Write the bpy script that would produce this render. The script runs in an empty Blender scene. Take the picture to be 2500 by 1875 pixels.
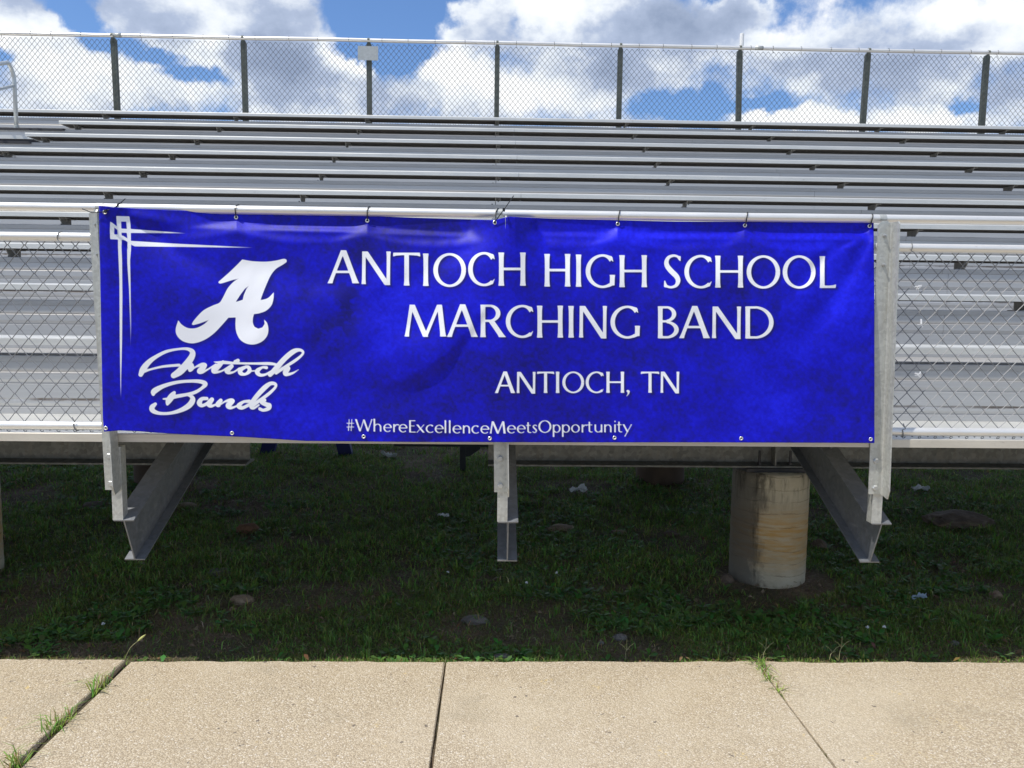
import bpy, bmesh, math, random
import numpy as np
from mathutils import Vector, Matrix
random.seed(7); RNG = np.random.default_rng(11)
SC = bpy.context.scene
COL = SC.collection

# ------------------------------------------------------------------ camera
H = 1.78                                   # eye height above the pavement
F_PX = 1878.0                              # focal length in pixels of a 2500 px wide picture
CAM = np.array([-0.0031, -3.6148, H])
YAW, PITCH, ROLL = 0.02427, 0.0944, 0.01139
def cam_axes():
    cy, sy, cp, sp = math.cos(YAW), math.sin(YAW), math.cos(PITCH), math.sin(PITCH)
    fwd = np.array([sy*cp, cy*cp, -sp]); right = np.array([cy, -sy, 0.0]); up = np.cross(right, fwd)
    c, s = math.cos(ROLL), math.sin(ROLL)
    return c*right + s*up, -s*right + c*up, fwd
CR, CU, CF = cam_axes()
def ray(px, py):
    px = np.asarray(px, float)[..., None]; py = np.asarray(py, float)[..., None]
    return CF + (px-1250)/F_PX*CR - (py-937.5)/F_PX*CU
def at_y(px, py, y):
    d = ray(px, py); return CAM + d*((np.asarray(y, float)[..., None]-CAM[1])/d[..., 1:2])
def at_z(px, py, z):
    d = ray(px, py); return CAM + d*((np.asarray(z, float)[..., None]-CAM[2])/d[..., 2:3])
cd = bpy.data.cameras.new('camera'); co = bpy.data.objects.new('camera', cd); COL.objects.link(co)
cd.sensor_width = 36; cd.lens = F_PX/2500*36; cd.clip_start = 0.05; cd.clip_end = 3000
M = Matrix.Identity(4)
for i in range(3):
    M[i][0], M[i][1], M[i][2], M[i][3] = CR[i], CU[i], -CF[i], CAM[i]
co.matrix_world = M
SC.camera = co

# ------------------------------------------------------------------ light
SUN_D = Vector((0.44, 0.25, -1.0)).normalized()        # the way the sunlight travels
SUN_EL = math.asin(-SUN_D.z); SUN_AZ = math.atan2(-SUN_D.x, -SUN_D.y)
sd = bpy.data.lights.new('sun', 'SUN'); sd.energy = 3.4; sd.angle = math.radians(0.53); sd.color = (1.0, 0.95, 0.87)
so = bpy.data.objects.new('sun', sd); COL.objects.link(so); so.location = (-4, -2, 12)
so.rotation_euler = SUN_D.to_track_quat('-Z', 'Y').to_euler()
SC.view_settings.view_transform = 'Standard'; SC.view_settings.look = 'None'
SC.view_settings.exposure = 0.36; SC.view_settings.gamma = 1.0

class NT:
    """small helper for node trees"""
    def __init__(s, tree): s.t = tree; s.n = tree.nodes; s.l = tree.links
    def new(s, kind, **kw):
        n = s.n.new(kind)
        for k, v in kw.items(): setattr(n, k, v)
        return n
    def put(s, sock, v):
        if hasattr(v, 'is_output'): s.l.new(v, sock)
        elif v is not None: sock.default_value = v
    def math(s, op, a, b=None, c=None, clamp=False):
        n = s.new('ShaderNodeMath', operation=op); n.use_clamp = clamp
        s.put(n.inputs[0], a); s.put(n.inputs[1], b)
        if c is not None: s.put(n.inputs[2], c)
        return n.outputs[0]
    def vmath(s, op, a, b=None):
        n = s.new('ShaderNodeVectorMath', operation=op); s.put(n.inputs[0], a); s.put(n.inputs[1], b)
        return n.outputs['Value'] if op in ('LENGTH', 'DOT_PRODUCT') else n.outputs[0]
    def noise(s, vec, scale, detail=4, rough=0.55, dist=0.0):
        n = s.new('ShaderNodeTexNoise'); s.put(n.inputs['Vector'], vec)
        n.inputs['Scale'].default_value = scale; n.inputs['Detail'].default_value = detail
        n.inputs['Roughness'].default_value = rough; n.inputs['Distortion'].default_value = dist
        return n.outputs['Fac']
    def voronoi(s, vec, scale, feature='F1', out='Color', rnd=1.0):
        n = s.new('ShaderNodeTexVoronoi', feature=feature); s.put(n.inputs['Vector'], vec)
        n.inputs['Scale'].default_value = scale; n.inputs['Randomness'].default_value = rnd
        return n.outputs[out]
    def maprange(s, v, a, b, c=0.0, d=1.0, smooth=False):
        n = s.new('ShaderNodeMapRange'); n.clamp = True
        if smooth: n.interpolation_type = 'SMOOTHSTEP'
        s.put(n.inputs[0], v); s.put(n.inputs[1], a); s.put(n.inputs[2], b); s.put(n.inputs[3], c); s.put(n.inputs[4], d)
        return n.outputs[0]
    def mix(s, fac, a, b, mode='MIX'):
        n = s.new('ShaderNodeMix', data_type='RGBA', blend_type=mode)
        s.put(n.inputs[0], fac); s.put(n.inputs[6], a if hasattr(a, 'is_output') else (*a, 1)); s.put(n.inputs[7], b if hasattr(b, 'is_output') else (*b, 1))
        return n.outputs[2]
    def ramp(s, fac, stops):
        n = s.new('ShaderNodeValToRGB'); e = n.color_ramp.elements
        while len(e) < len(stops): e.new(0.5)
        for el, (p, c) in zip(e, stops): el.position = p; el.color = (*c, 1)
        s.put(n.inputs[0], fac); return n.outputs[0]
    def mapping(s, vec, scale=(1, 1, 1), loc=(0, 0, 0)):
        n = s.new('ShaderNodeMapping'); s.put(n.inputs[0], vec); n.inputs['Scale'].default_value = scale; n.inputs['Location'].default_value = loc
        return n.outputs[0]

# ------------------------------------------------------------------ sky with broken cumulus
def build_world():
    w = bpy.data.worlds.new('World'); SC.world = w; w.use_nodes = True
    k = NT(w.node_tree); k.n.clear()
    out = k.new('ShaderNodeOutputWorld'); bg = k.new('ShaderNodeBackground'); bg.inputs[1].default_value = 0.15
    sky = k.new('ShaderNodeTexSky', sky_type='NISHITA'); sky.sun_disc = False
    sky.sun_elevation = SUN_EL; sky.sun_rotation = SUN_AZ; sky.air_density = 1.0; sky.dust_density = 0.6; sky.ozone_density = 1.5
    tc = k.new('ShaderNodeTexCoord'); d = tc.outputs['Generated']
    sep = k.new('ShaderNodeSeparateXYZ'); k.put(sep.inputs[0], d)
    # direction on a plane standing far away to the north (x/y, z/y) and a mask for that half of the sky
    ysafe = k.math('MAXIMUM', sep.outputs[1], 0.08)
    cx = k.math('DIVIDE', sep.outputs[0], ysafe); cz = k.math('DIVIDE', sep.outputs[2], ysafe)
    cmb = k.new('ShaderNodeCombineXYZ'); k.put(cmb.inputs[0], cx); k.put(cmb.inputs[1], cz)
    uv0 = cmb.outputs[0]
    front = k.maprange(sep.outputs[1], 0.1, 0.45)
    def nvec(scale, detail, rough, src):
        n = k.new('ShaderNodeTexNoise'); k.put(n.inputs['Vector'], src); n.inputs['Scale'].default_value = scale
        n.inputs['Detail'].default_value = detail; n.inputs['Roughness'].default_value = rough
        return k.vmath('SUBTRACT', n.outputs['Color'], (0.5, 0.5, 0.5))
    def scale(v, f):
        n = k.new('ShaderNodeVectorMath', operation='SCALE'); k.put(n.inputs[0], v); n.inputs['Scale'].default_value = f; return n.outputs[0]
    uv = k.vmath('ADD', uv0, scale(nvec(9, 6, 0.62, d), 0.10))
    def blob(px, py, rx, ry, src=None):
        r = ray(px, py); u, v = r[0]/r[1], r[2]/r[1]
        q = k.vmath('MULTIPLY', k.vmath('SUBTRACT', src or uv, (u, v, 0)), (F_PX/rx, F_PX/ry, 0))
        return k.maprange(k.vmath('LENGTH', q), 0.0, 1.0, 1.0, 0.0, True)
    def addup(lst, start):
        t = start
        for b, wt in lst: t = k.math('MULTIPLY_ADD', b, wt, t)
        return t
    base = k.noise(k.mapping(d, (1, 1, 1.9), (3.1, 0.4, 1.7)), 3.2, 9, 0.56)
    fine = k.noise(d, 17, 9, 0.62)
    holes = [(125, 8, 75, 45, 1.0), (185, 55, 80, 45, 1.1), (260, 105, 100, 40, 1.05), (370, 140, 110, 34, .85), (480, 182, 110, 34, .9), (5, 118, 45, 50, .9),
             (930, 20, 230, 170, 1.5), (900, 110, 150, 110, 1.1), (970, 170, 95, 80, 1.0), (1260, 60, 40, 40, .5),
             (1680, 255, 210, 62, 1.3), (1880, 258, 110, 34, .8), (2360, 236, 55, 32, .7)]
    fills = [(30, 40, 170, 80, 1.2), (120, 130, 130, 90, 1.0), (250, 220, 330, 80, 1.2), (520, 45, 360, 120, 1.9), (300, 15, 110, 50, .9), (700, 180, 260, 160, 1.0), (830, 190, 110, 70, 1.0), (1130, 210, 220, 110, 1.4),
             (1400, 40, 320, 110, 1.2), (1480, 190, 260, 120, .9), (1700, 80, 300, 110, 1.1), (2100, 130, 420, 120, 1.1),
             (1990, 285, 160, 36, 1.2), (2240, 270, 180, 46, 1.1), (2400, 60, 260, 110, .9), (1860, 282, 90, 40, .8), (1100, 95, 90, 45, .7), (1185, 35, 70, 45, 1.0), (1790, 8, 130, 45, 1.3), (1130, 12, 50, 30, .7), (1150, 80, 110, 50, .8)]
    inb = addup([(blob(*f[:4]), f[4]) for f in fills] + [(blob(*f[:4]), -f[4]) for f in holes], 0.0)
    dens = k.math('ADD', k.math('MULTIPLY_ADD', base, 2.2, -0.93), k.math('MULTIPLY', k.math('SUBTRACT', fine, 0.5), 1.9))
    dens = k.math('MULTIPLY_ADD', inb, front, dens)
    cover = k.maprange(dens, -0.20, 0.56, 0.0, 1.0, True)
    # how bright the cloud is: sunlit tops white, thick bases blue-grey
    lit = [(80, 60, 170, 70, .30), (330, 190, 330, 75, .45), (110, 140, 160, 60, .35), (560, 70, 200, 50, .22), (850, 150, 130, 70, .55), (1130, 190, 230, 110, .6), (1350, 30, 160, 90, .5),
           (1720, 268, 90, 40, .35), (1990, 288, 200, 42, .6), (2260, 272, 220, 50, .55), (1960, 35, 130, 70, .45), (2300, 30, 160, 60, .4), (2470, 20, 90, 80, .3), (1300, 240, 120, 60, .2)]
    dim = [(660, 170, 210, 150, .62), (420, 60, 180, 60, .15), (1640, 70, 260, 95, .46), (1520, 170, 200, 90, .35), (2070, 170, 280, 75, .46), (1790, 30, 150, 60, .3), (200, 255, 160, 40, .15), (2250, 130, 180, 60, .22), (2440, 190, 100, 70, .2)]
    g = addup([(blob(*f[:4]), f[4]) for f in lit] + [(blob(*f[:4]), -f[4]) for f in dim], 0.0)
    med = k.noise(k.mapping(d, (1, 1, 1.5), (0.7, 2.2, 0.1)), 11, 8, 0.6)
    bright = k.math('ADD', k.math('MULTIPLY_ADD', k.math('SUBTRACT', med, 0.5), 1.6, 0.57), k.math('MULTIPLY', g, front))
    ccol = k.ramp(bright, [(0.0, (1.6, 2.0, 2.85)), (0.38, (2.45, 2.9, 3.85)), (0.66, (4.6, 4.9, 5.3)), (0.92, (5.8, 5.85, 5.9))])
    col = k.mix(cover, k.mix(1.0, sky.outputs[0], (0.51, 0.65, 0.84), 'MULTIPLY'), ccol)
    k.put(bg.inputs[0], col); k.l.new(bg.outputs[0], out.inputs[0])
build_world()

# ------------------------------------------------------------------ helpers
def tag(o, label=None, cat=None, group=None, kind=None):
    if label: o['label'] = label
    if cat: o['category'] = cat
    if group: o['group'] = group
    if kind: o['kind'] = kind
    return o
def empty(name, loc, label, cat, group=None):
    o = bpy.data.objects.new(name, None); COL.objects.link(o); o.location = loc; o.empty_display_size = 0.1
    return tag(o, label, cat, group)
class MB:
    def __init__(s): s.v = []; s.f = []; s.n = 0
    def raw(s, V, Fc):
        V = np.asarray(V, float).reshape(-1, 3); s.v.append(V)
        s.f += [tuple(int(i)+s.n for i in f) for f in Fc]; s.n += len(V)
    def box(s, x0, x1, y0, y1, z0, z1):
        V = [(x, y, z) for x in (x0, x1) for y in (y0, y1) for z in (z0, z1)]
        s.raw(V, [(0, 1, 3, 2), (4, 6, 7, 5), (0, 4, 5, 1), (2, 3, 7, 6), (0, 2, 6, 4), (1, 5, 7, 3)])
    def extrude_x(s, prof, x0, x1):
        n = len(prof)
        V = [(x0, y, z) for y, z in prof] + [(x1, y, z) for y, z in prof]
        Fc = [(i, i+n, (i+1) % n+n, (i+1) % n) for i in range(n)]
        s.raw(V, Fc + [tuple(range(n)), tuple(range(2*n-1, n-1, -1))])
    def prism(s, pts, vec):
        """closed polygon pts (3-D) swept along vec"""
        P = np.asarray(pts, float); n = len(P)
        s.raw(np.vstack([P, P+np.asarray(vec)]), [(i, (i+1) % n, (i+1) % n+n, i+n) for i in range(n)] + [tuple(range(n-1, -1, -1)), tuple(range(n, 2*n))])
    def tube(s, pts, r, sides=8, cap=True, up=(0.13, 0.31, 0.94)):
        P = np.asarray(pts, float); n = len(P); r = np.broadcast_to(np.asarray(r, float), (n,))
        T = np.gradient(P, axis=0); T /= np.linalg.norm(T, axis=1)[:, None]+1e-12
        u = np.asarray(up, float); A = u-T*(T@u)[:, None]
        bad = np.linalg.norm(A, axis=1) < 0.12
        if bad.any(): A[bad] = np.array([0.8, 0.5, 0.1])-T[bad]*(T[bad]@np.array([0.8, 0.5, 0.1]))[:, None]
        A /= np.linalg.norm(A, axis=1)[:, None]; B = np.cross(T, A)
        a = np.arange(sides)/sides*2*math.pi
        V = P[:, None]+r[:, None, None]*(np.cos(a)[None, :, None]*A[:, None]+np.sin(a)[None, :, None]*B[:, None])
        Fc = [(i*sides+j, i*sides+(j+1) % sides, (i+1)*sides+(j+1) % sides, (i+1)*sides+j) for i in range(n-1) for j in range(sides)]
        if cap: Fc += [tuple(range(sides-1, -1, -1)), tuple((n-1)*sides+j for j in range(sides))]
        s.raw(V.reshape(-1, 3), Fc)
    def lathe(s, prof, c=(0, 0, 0), sides=24, axis='z'):
        a = np.arange(sides)/sides*2*math.pi; V = []
        for r, h in prof:
            for t in a:
                p = (r*math.cos(t), r*math.sin(t), h)
                V.append(p if axis == 'z' else (p[0], -p[2], p[1]))
        n = len(prof)
        Fc = [(i*sides+j, i*sides+(j+1) % sides, (i+1)*sides+(j+1) % sides, (i+1)*sides+j) for i in range(n-1) for j in range(sides)]
        s.raw(np.array(V)+np.array(c), Fc)
    def build(s, name, m, parent=None, smooth=False, loc=None):
        me = bpy.data.meshes.new(name); V = np.vstack(s.v) if s.v else np.zeros((0, 3))
        o = bpy.data.objects.new(name, me); COL.objects.link(o)
        if parent is not None:
            o.parent = parent
            V = V-np.array(world_loc(parent))
        elif loc is not None:
            o.location = loc; V = V-np.array(loc)
        me.from_pydata(V.tolist(), [], s.f); me.materials.append(m); me.update()
        bm = bmesh.new(); bm.from_mesh(me); bmesh.ops.recalc_face_normals(bm, faces=bm.faces); bm.to_mesh(me); bm.free()
        if smooth:
            me.polygons.foreach_set('use_smooth', [True]*len(me.polygons))
        return o
def world_loc(o):
    p = Vector(o.location)
    while o.parent is not None: o = o.parent; p = p+Vector(o.location)
    return p
def part(o, parent):
    o.parent = parent; return o
def copy_obj(o, parent=None, loc=None):
    c = o.copy(); COL.objects.link(c)
    if parent is not None: c.parent = parent
    if loc is not None: c.location = loc
    return c
def vnoise(x, y, seed=0):
    """value noise on arrays"""
    x = np.asarray(x, float); y = np.asarray(y, float)
    xi = np.floor(x).astype(np.int64); yi = np.floor(y).astype(np.int64); fx = x-xi; fy = y-yi
    fx = fx*fx*(3-2*fx); fy = fy*fy*(3-2*fy)
    def hsh(a, b):
        h = (a*374761393+b*668265263+seed*1442695041) & 0xffffffff
        h = ((h ^ (h >> 13))*1274126177) & 0xffffffff
        return ((h ^ (h >> 16)) & 0xffff)/65535.0
    return (hsh(xi, yi)*(1-fx)+hsh(xi+1, yi)*fx)*(1-fy)+(hsh(xi, yi+1)*(1-fx)+hsh(xi+1, yi+1)*fx)*fy
def fbm(x, y, seed=0, octv=5, gain=0.55):
    t = 0; a = 1; n = 0
    for i in range(octv):
        t = t+a*vnoise(np.asarray(x)*2**i+i*17.3, np.asarray(y)*2**i-i*9.1, seed+i); n += a; a *= gain
    return t/n

# ------------------------------------------------------------------ materials
def mat(name):
    m = bpy.data.materials.new(name); m.use_nodes = True
    k = NT(m.node_tree); b = k.n['Principled BSDF']
    return m, k, b
def obj_co(k):
    return k.new('ShaderNodeTexCoord').outputs['Object']
def bump(k, b, h, dist, strength=1.0):
    n = k.new('ShaderNodeBump'); n.inputs['Distance'].default_value = dist; n.inputs['Strength'].default_value = strength
    k.put(n.inputs['Height'], h); k.l.new(n.outputs[0], b.inputs['Normal'])
def metal(name, c, rough, metallic, streak=0.12, spots=0.0, spotcol=(0.2, 0.18, 0.15)):
    """aluminium plank: faint lengthwise streaks, smudges and water spots"""
    m, k, b = mat(name); co_ = obj_co(k)
    geo = k.new('ShaderNodeNewGeometry').outputs['Position']
    st = k.noise(k.mapping(geo, (0.5, 26, 26)), 3.0, 4, 0.6)
    sm = k.noise(k.mapping(geo, (1.0, 1.5, 3.0)), 3.5, 6, 0.62)
    f = k.math('ADD', k.math('MULTIPLY_ADD', k.math('SUBTRACT', st, 0.5), streak*2.2, 1.0), k.math('MULTIPLY', k.math('SUBTRACT', sm, 0.5), streak*2.4))
    n = k.new('ShaderNodeVectorMath', operation='SCALE'); n.inputs[0].default_value = c; k.put(n.inputs['Scale'], f)
    colr = n.outputs[0]
    if spots > 0:
        sp = k.noise(k.mapping(geo, (7, 20, 20)), 3.0, 5, 0.7)
        colr = k.mix(k.maprange(sp, 0.60, 0.74, 0.0, spots), colr, spotcol)
    k.put(b.inputs['Base Color'], colr); b.inputs['Metallic'].default_value = metallic
    k.put(b.inputs['Roughness'], k.maprange(sm, 0.3, 0.75, rough-0.06, rough+0.1))
    return m
def galvanised(name, c, rough=0.45, metallic=0.55, var=0.25, scale=45, dirt=0.25):
    m, k, b = mat(name)
    geo = k.new('ShaderNodeNewGeometry').outputs['Position']
    v = k.voronoi(geo, scale); sepc = k.new('ShaderNodeSeparateColor'); k.put(sepc.inputs[0], v)
    big = k.noise(geo, 6, 6, 0.65); streak = k.noise(k.mapping(geo, (14, 14, 1.4)), 2.5, 5, 0.6)
    f = k.math('ADD', k.math('MULTIPLY_ADD', k.math('SUBTRACT', sepc.outputs[0], 0.5), var, 1.0), k.math('MULTIPLY', k.math('SUBTRACT', big, 0.5), var*1.6))
    n = k.new('ShaderNodeVectorMath', operation='SCALE'); n.inputs[0].default_value = c; k.put(n.inputs['Scale'], f)
    colr = k.mix(k.maprange(streak, 0.52, 0.75, 0.0, dirt), n.outputs[0], (0.20, 0.16, 0.11))
    k.put(b.inputs['Base Color'], colr); b.inputs['Metallic'].default_value = metallic
    k.put(b.inputs['Roughness'], k.maprange(sepc.outputs[1], 0, 1, rough-0.08, rough+0.12))
    return m
def plain(name, c, rough=0.5, metallic=0.0, var=0.15, scale=20):
    m, k, b = mat(name); geo = k.new('ShaderNodeNewGeometry').outputs['Position']
    f = k.math('MULTIPLY_ADD', k.math('SUBTRACT', k.noise(geo, scale, 5, 0.6), 0.5), var*2.5, 1.0)
    n = k.new('ShaderNodeVectorMath', operation='SCALE'); n.inputs[0].default_value = c; k.put(n.inputs['Scale'], f)
    k.put(b.inputs['Base Color'], n.outputs[0]); b.inputs['Roughness'].default_value = rough; b.inputs['Metallic'].default_value = metallic
    return m
M_SEAT = metal('seat_aluminium', (0.64, 0.64, 0.61), 0.40, 0.4, 0.10, 0.35)
M_UNDER = plain('seat_underside_shade', (0.17, 0.16, 0.145), 0.7, 0.0, 0.15, 12)  # shade under the seat planks painted in as a darker colour
M_BRACKET = galvanised('bracket_steel', (0.36, 0.345, 0.31), 0.6, 0.2, 0.2, 40, 0.3)
M_TREAD = metal('tread_aluminium', (0.40, 0.393, 0.38), 0.5, 0.35, 0.16, 0.25)
def riser_mat():
    m, k, b = mat('riser_aluminium'); geo = k.new('ShaderNodeNewGeometry').outputs['Position']
    uvz = k.new('ShaderNodeTexCoord').outputs['Object']; sp = k.new('ShaderNodeSeparateXYZ'); k.put(sp.inputs[0], uvz)
    st = k.noise(k.mapping(geo, (0.4, 20, 30)), 3.0, 4, 0.6); sm = k.noise(k.mapping(geo, (0.6, 1, 2.0)), 3.0, 6, 0.6)
    f = k.math('ADD', k.math('MULTIPLY_ADD', k.math('SUBTRACT', st, 0.5), 0.24, 1.0), k.math('MULTIPLY', k.math('SUBTRACT', sm, 0.5), 0.2))
    n = k.new('ShaderNodeVectorMath', operation='SCALE'); n.inputs[0].default_value = (0.46, 0.463, 0.465); k.put(n.inputs['Scale'], f)
    edge = k.noise(k.mapping(geo, (4, 1, 30)), 2.0, 6, 0.7)
    d = k.math('ABSOLUTE', k.math('ADD', sp.outputs[2], 0.212))          # dirt lying along the lower seam
    dd = k.math('ADD', d, k.math('MULTIPLY', k.math('SUBTRACT', edge, 0.5), 0.012))
    longn = k.noise(k.mapping(geo, (1.3, 0.1, 0.1)), 1.5, 5, 0.7)
    dirt = k.math('MULTIPLY', k.maprange(dd, 0.004, 0.011, 1.0, 0.0, True), k.maprange(longn, 0.40, 0.56, 0.0, 0.85))
    tan = k.math('MULTIPLY', k.maprange(k.math('ABSOLUTE', k.math('ADD', sp.outputs[2], 0.052)), 0.004, 0.016, 1.0, 0.0, True), 0.28)
    c = k.mix(tan, n.outputs[0], (0.50, 0.42, 0.32)); c = k.mix(dirt, c, (0.10, 0.075, 0.055))
    k.put(b.inputs['Base Color'], c); b.inputs['Metallic'].default_value = 0.45; b.inputs['Roughness'].default_value = 0.45
    return m
M_RISER = riser_mat()
M_PIPE = metal('rail_aluminium', (0.80, 0.79, 0.76), 0.38, 0.55, 0.07, 0.35, (0.45, 0.38, 0.30))
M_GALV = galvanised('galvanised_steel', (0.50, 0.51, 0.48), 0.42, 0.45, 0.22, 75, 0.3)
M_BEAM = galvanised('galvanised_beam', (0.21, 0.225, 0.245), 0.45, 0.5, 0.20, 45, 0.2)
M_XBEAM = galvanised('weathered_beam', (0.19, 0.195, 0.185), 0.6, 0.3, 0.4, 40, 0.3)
M_WIRE = plain('fence_wire', (0.06, 0.065, 0.07), 0.6, 0.2, 0.1)
M_WIREFRONT = plain('galvanised_wire', (0.20, 0.205, 0.21), 0.55, 0.12, 0.1)
M_POST = galvanised('dark_fence_post', (0.115, 0.13, 0.11), 0.6, 0.2, 0.35, 25, 0.4)
M_BLACK = plain('black_plastic', (0.012, 0.012, 0.013), 0.45, 0, 0.05)
M_BOLT = plain('zinc_bolt', (0.50, 0.51, 0.50), 0.4, 0.6, 0.15, 60)
M_GROM = plain('grommet_metal', (0.78, 0.77, 0.74), 0.28, 0.85, 0.05)
M_NOSING = plain('black_grit_strip', (0.035, 0.035, 0.04), 0.8, 0, 0.3, 60)
M_RAILPIPE = plain('grey_handrail', (0.55, 0.58, 0.58), 0.4, 0.5, 0.06)
M_WHITE = plain('white_paint', (0.8, 0.8, 0.79), 0.45, 0, 0.04)
M_SIGN = plain('faded_sheet', (0.36, 0.39, 0.40), 0.6, 0, 0.22, 30)
M_BLUESTEEL = plain('blue_paint', (0.012, 0.014, 0.14), 0.5, 0, 0.2)
M_DARKSTEEL = plain('dark_steel', (0.05, 0.05, 0.055), 0.55, 0.4, 0.3)
M_PAPER = plain('white_paper', (0.72, 0.73, 0.74), 0.8, 0, 0.12, 60)
M_LITTERBLUE = plain('bluish_plastic', (0.30, 0.38, 0.46), 0.4, 0, 0.12, 60)
def rock_mat(name, c1, c2):
    m, k, b = mat(name); o = obj_co(k)
    n = k.noise(o, 14, 8, 0.65); c = k.ramp(n, [(0.3, c1), (0.7, c2)])
    k.put(b.inputs['Base Color'], c); b.inputs['Roughness'].default_value = 0.9; bump(k, b, k.noise(o, 45, 8, 0.7), 0.006)
    return m
M_ROCKTAN = rock_mat('tan_stone', (0.16, 0.11, 0.07), (0.36, 0.28, 0.19))
M_ROCKGREY = rock_mat('grey_stone', (0.09, 0.085, 0.08), (0.22, 0.205, 0.185))
M_ROCKRED = rock_mat('red_stone', (0.10, 0.05, 0.025), (0.23, 0.12, 0.065))
M_CLOD = rock_mat('earth_clod', (0.07, 0.048, 0.032), (0.19, 0.14, 0.10))
def pier_mat(light=1.0):
    m, k, b = mat('stained_concrete'); o = obj_co(k); sp = k.new('ShaderNodeSeparateXYZ'); k.put(sp.inputs[0], o)
    n1 = k.noise(o, 5, 7, 0.62); n2 = k.noise(k.mapping(o, (3, 3, 22)), 2.2, 6, 0.6); n3 = k.noise(k.mapping(o, (9, 9, 1.6)), 2.0, 6, 0.65); fine = k.noise(o, 90, 4, 0.6)
    c = k.ramp(n1, [(0.3, (0.33*light, 0.285*light, 0.20*light)), (0.7, (0.48*light, 0.425*light, 0.31*light))])
    # rust-coloured band, soft, round the middle
    band = k.math('MULTIPLY', k.maprange(k.math('ABSOLUTE', k.math('SUBTRACT', sp.outputs[2], 0.33)), 0.05, 0.30, 1.0, 0.0, True), k.maprange(n2, 0.34, 0.60, 0.30, 1.0))
    c = k.mix(band, c, (0.42*light, 0.25*light, 0.085*light))
    # form lines
    ln = k.math('ABSOLUTE', k.math('SUBTRACT', k.math('FRACT', k.math('ADD', k.math('MULTIPLY', sp.outputs[2], 12.0), k.math('MULTIPLY', n1, 0.8))), 0.5))
    c = k.mix(k.math('MULTIPLY', k.maprange(ln, 0.0, 0.06, 1.0, 0.0), k.maprange(n2, 0.4, 0.6, 0.0, 0.7)), c, (0.12, 0.09, 0.05))
    # black runs from the top and a grey patch down the west side
    west = k.math('MULTIPLY_ADD', k.math('SUBTRACT', n1, 0.5), 0.22, sp.outputs[0])
    side = k.maprange(west, -0.105, -0.180, 0.0, 0.80)
    c = k.mix(side, c, (0.085, 0.08, 0.072))
    rim = k.math('MULTIPLY', k.maprange(k.math('ABSOLUTE', k.math('ADD', west, 0.145)), 0.0, 0.045, 1.0, 0.0), k.maprange(n3, 0.44, 0.66, 0.0, 0.85))
    c = k.mix(rim, c, (0.02, 0.018, 0.015))
    runs = k.math('MULTIPLY', k.maprange(n3, 0.50, 0.66, 0.0, 0.9), k.maprange(sp.outputs[2], 0.50, 0.74, 0.0, 1.0))
    c = k.mix(runs, c, (0.03, 0.026, 0.02))
    k.put(b.inputs['Base Color'], c); b.inputs['Roughness'].default_value = 0.9
    bump(k, b, k.math('ADD', k.math('MULTIPLY', fine, 0.4), k.math('MULTIPLY', ln, 0.8)), 0.006)
    return m
M_PIER = pier_mat(1.25)
def sidewalk_mat():
    m, k, b = mat('exposed_aggregate'); geo = k.new('ShaderNodeNewGeometry').outputs['Position']
    wv = k.new('ShaderNodeTexNoise'); k.put(wv.inputs['Vector'], geo); wv.inputs['Scale'].default_value = 60
    gw = k.vmath('ADD', geo, k.vmath('MULTIPLY', wv.outputs['Color'], (0.006, 0.006, 0.006)))
    v1 = k.new('ShaderNodeTexVoronoi'); k.put(v1.inputs['Vector'], gw); v1.inputs['Scale'].default_value = 148
    sc = k.new('ShaderNodeSeparateColor'); k.put(sc.inputs[0], v1.outputs['Color'])
    big = k.noise(geo, 1.6, 6, 0.6); mid = k.noise(geo, 11, 6, 0.65); spk = k.noise(geo, 190, 4, 0.65)
    stone = k.ramp(sc.outputs[0], [(0.0, (0.35, 0.28, 0.19)), (0.25, (0.46, 0.38, 0.26)), (0.6, (0.55, 0.465, 0.33)), (0.9, (0.62, 0.54, 0.405)), (1.0, (0.74, 0.69, 0.60))])
    c = k.mix(k.maprange(v1.outputs['Distance'], 0.40, 0.70, 0.0, 0.75), stone, (0.27, 0.215, 0.15))
    c = k.mix(k.maprange(spk, 0.60, 0.72, 0.0, 0.55), c, (0.20, 0.15, 0.10))
    c = k.mix(k.maprange(big, 0.35, 0.7, 0.0, 0.35), c, (0.48, 0.385, 0.25))
    c = k.mix(k.maprange(mid, 0.60, 0.8, 0.0, 0.5), c, (0.36, 0.29, 0.20))
    c = k.mix(k.maprange(k.noise(geo, 0.9, 5, 0.6), 0.50, 0.66, 0.0, 0.35), c, (0.56, 0.49, 0.37))
    c = k.mix(k.math('MULTIPLY', k.maprange(k.noise(k.mapping(geo, (1, 1, 1), (5, 3, 0)), 2.4, 6, 0.68), 0.56, 0.70, 0.0, 1.0), 0.35), c, (0.30, 0.255, 0.18))
    c = k.mix(k.maprange(k.noise(k.mapping(geo, (1, 1, 1), (2, 9, 0)), 23, 3, 0.5), 0.695, 0.715, 0.0, 0.8), c, (0.11, 0.09, 0.075))
    yl = k.math('MULTIPLY', k.maprange(k.noise(geo, 5.5, 5, 0.7), 0.62, 0.70, 0.0, 1.0), k.maprange(k.noise(geo, 60, 3, 0.6), 0.5, 0.6, 0.0, 0.55))
    c = k.mix(yl, c, (0.72, 0.52, 0.16))
    k.put(b.inputs['Base Color'], c); b.inputs['Roughness'].default_value = 0.88
    bump(k, b, k.math('SUBTRACT', k.math('MULTIPLY', spk, 0.6), v1.outputs['Distance']), 0.0035, 0.85)
    return m
M_WALK = sidewalk_mat()
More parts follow.
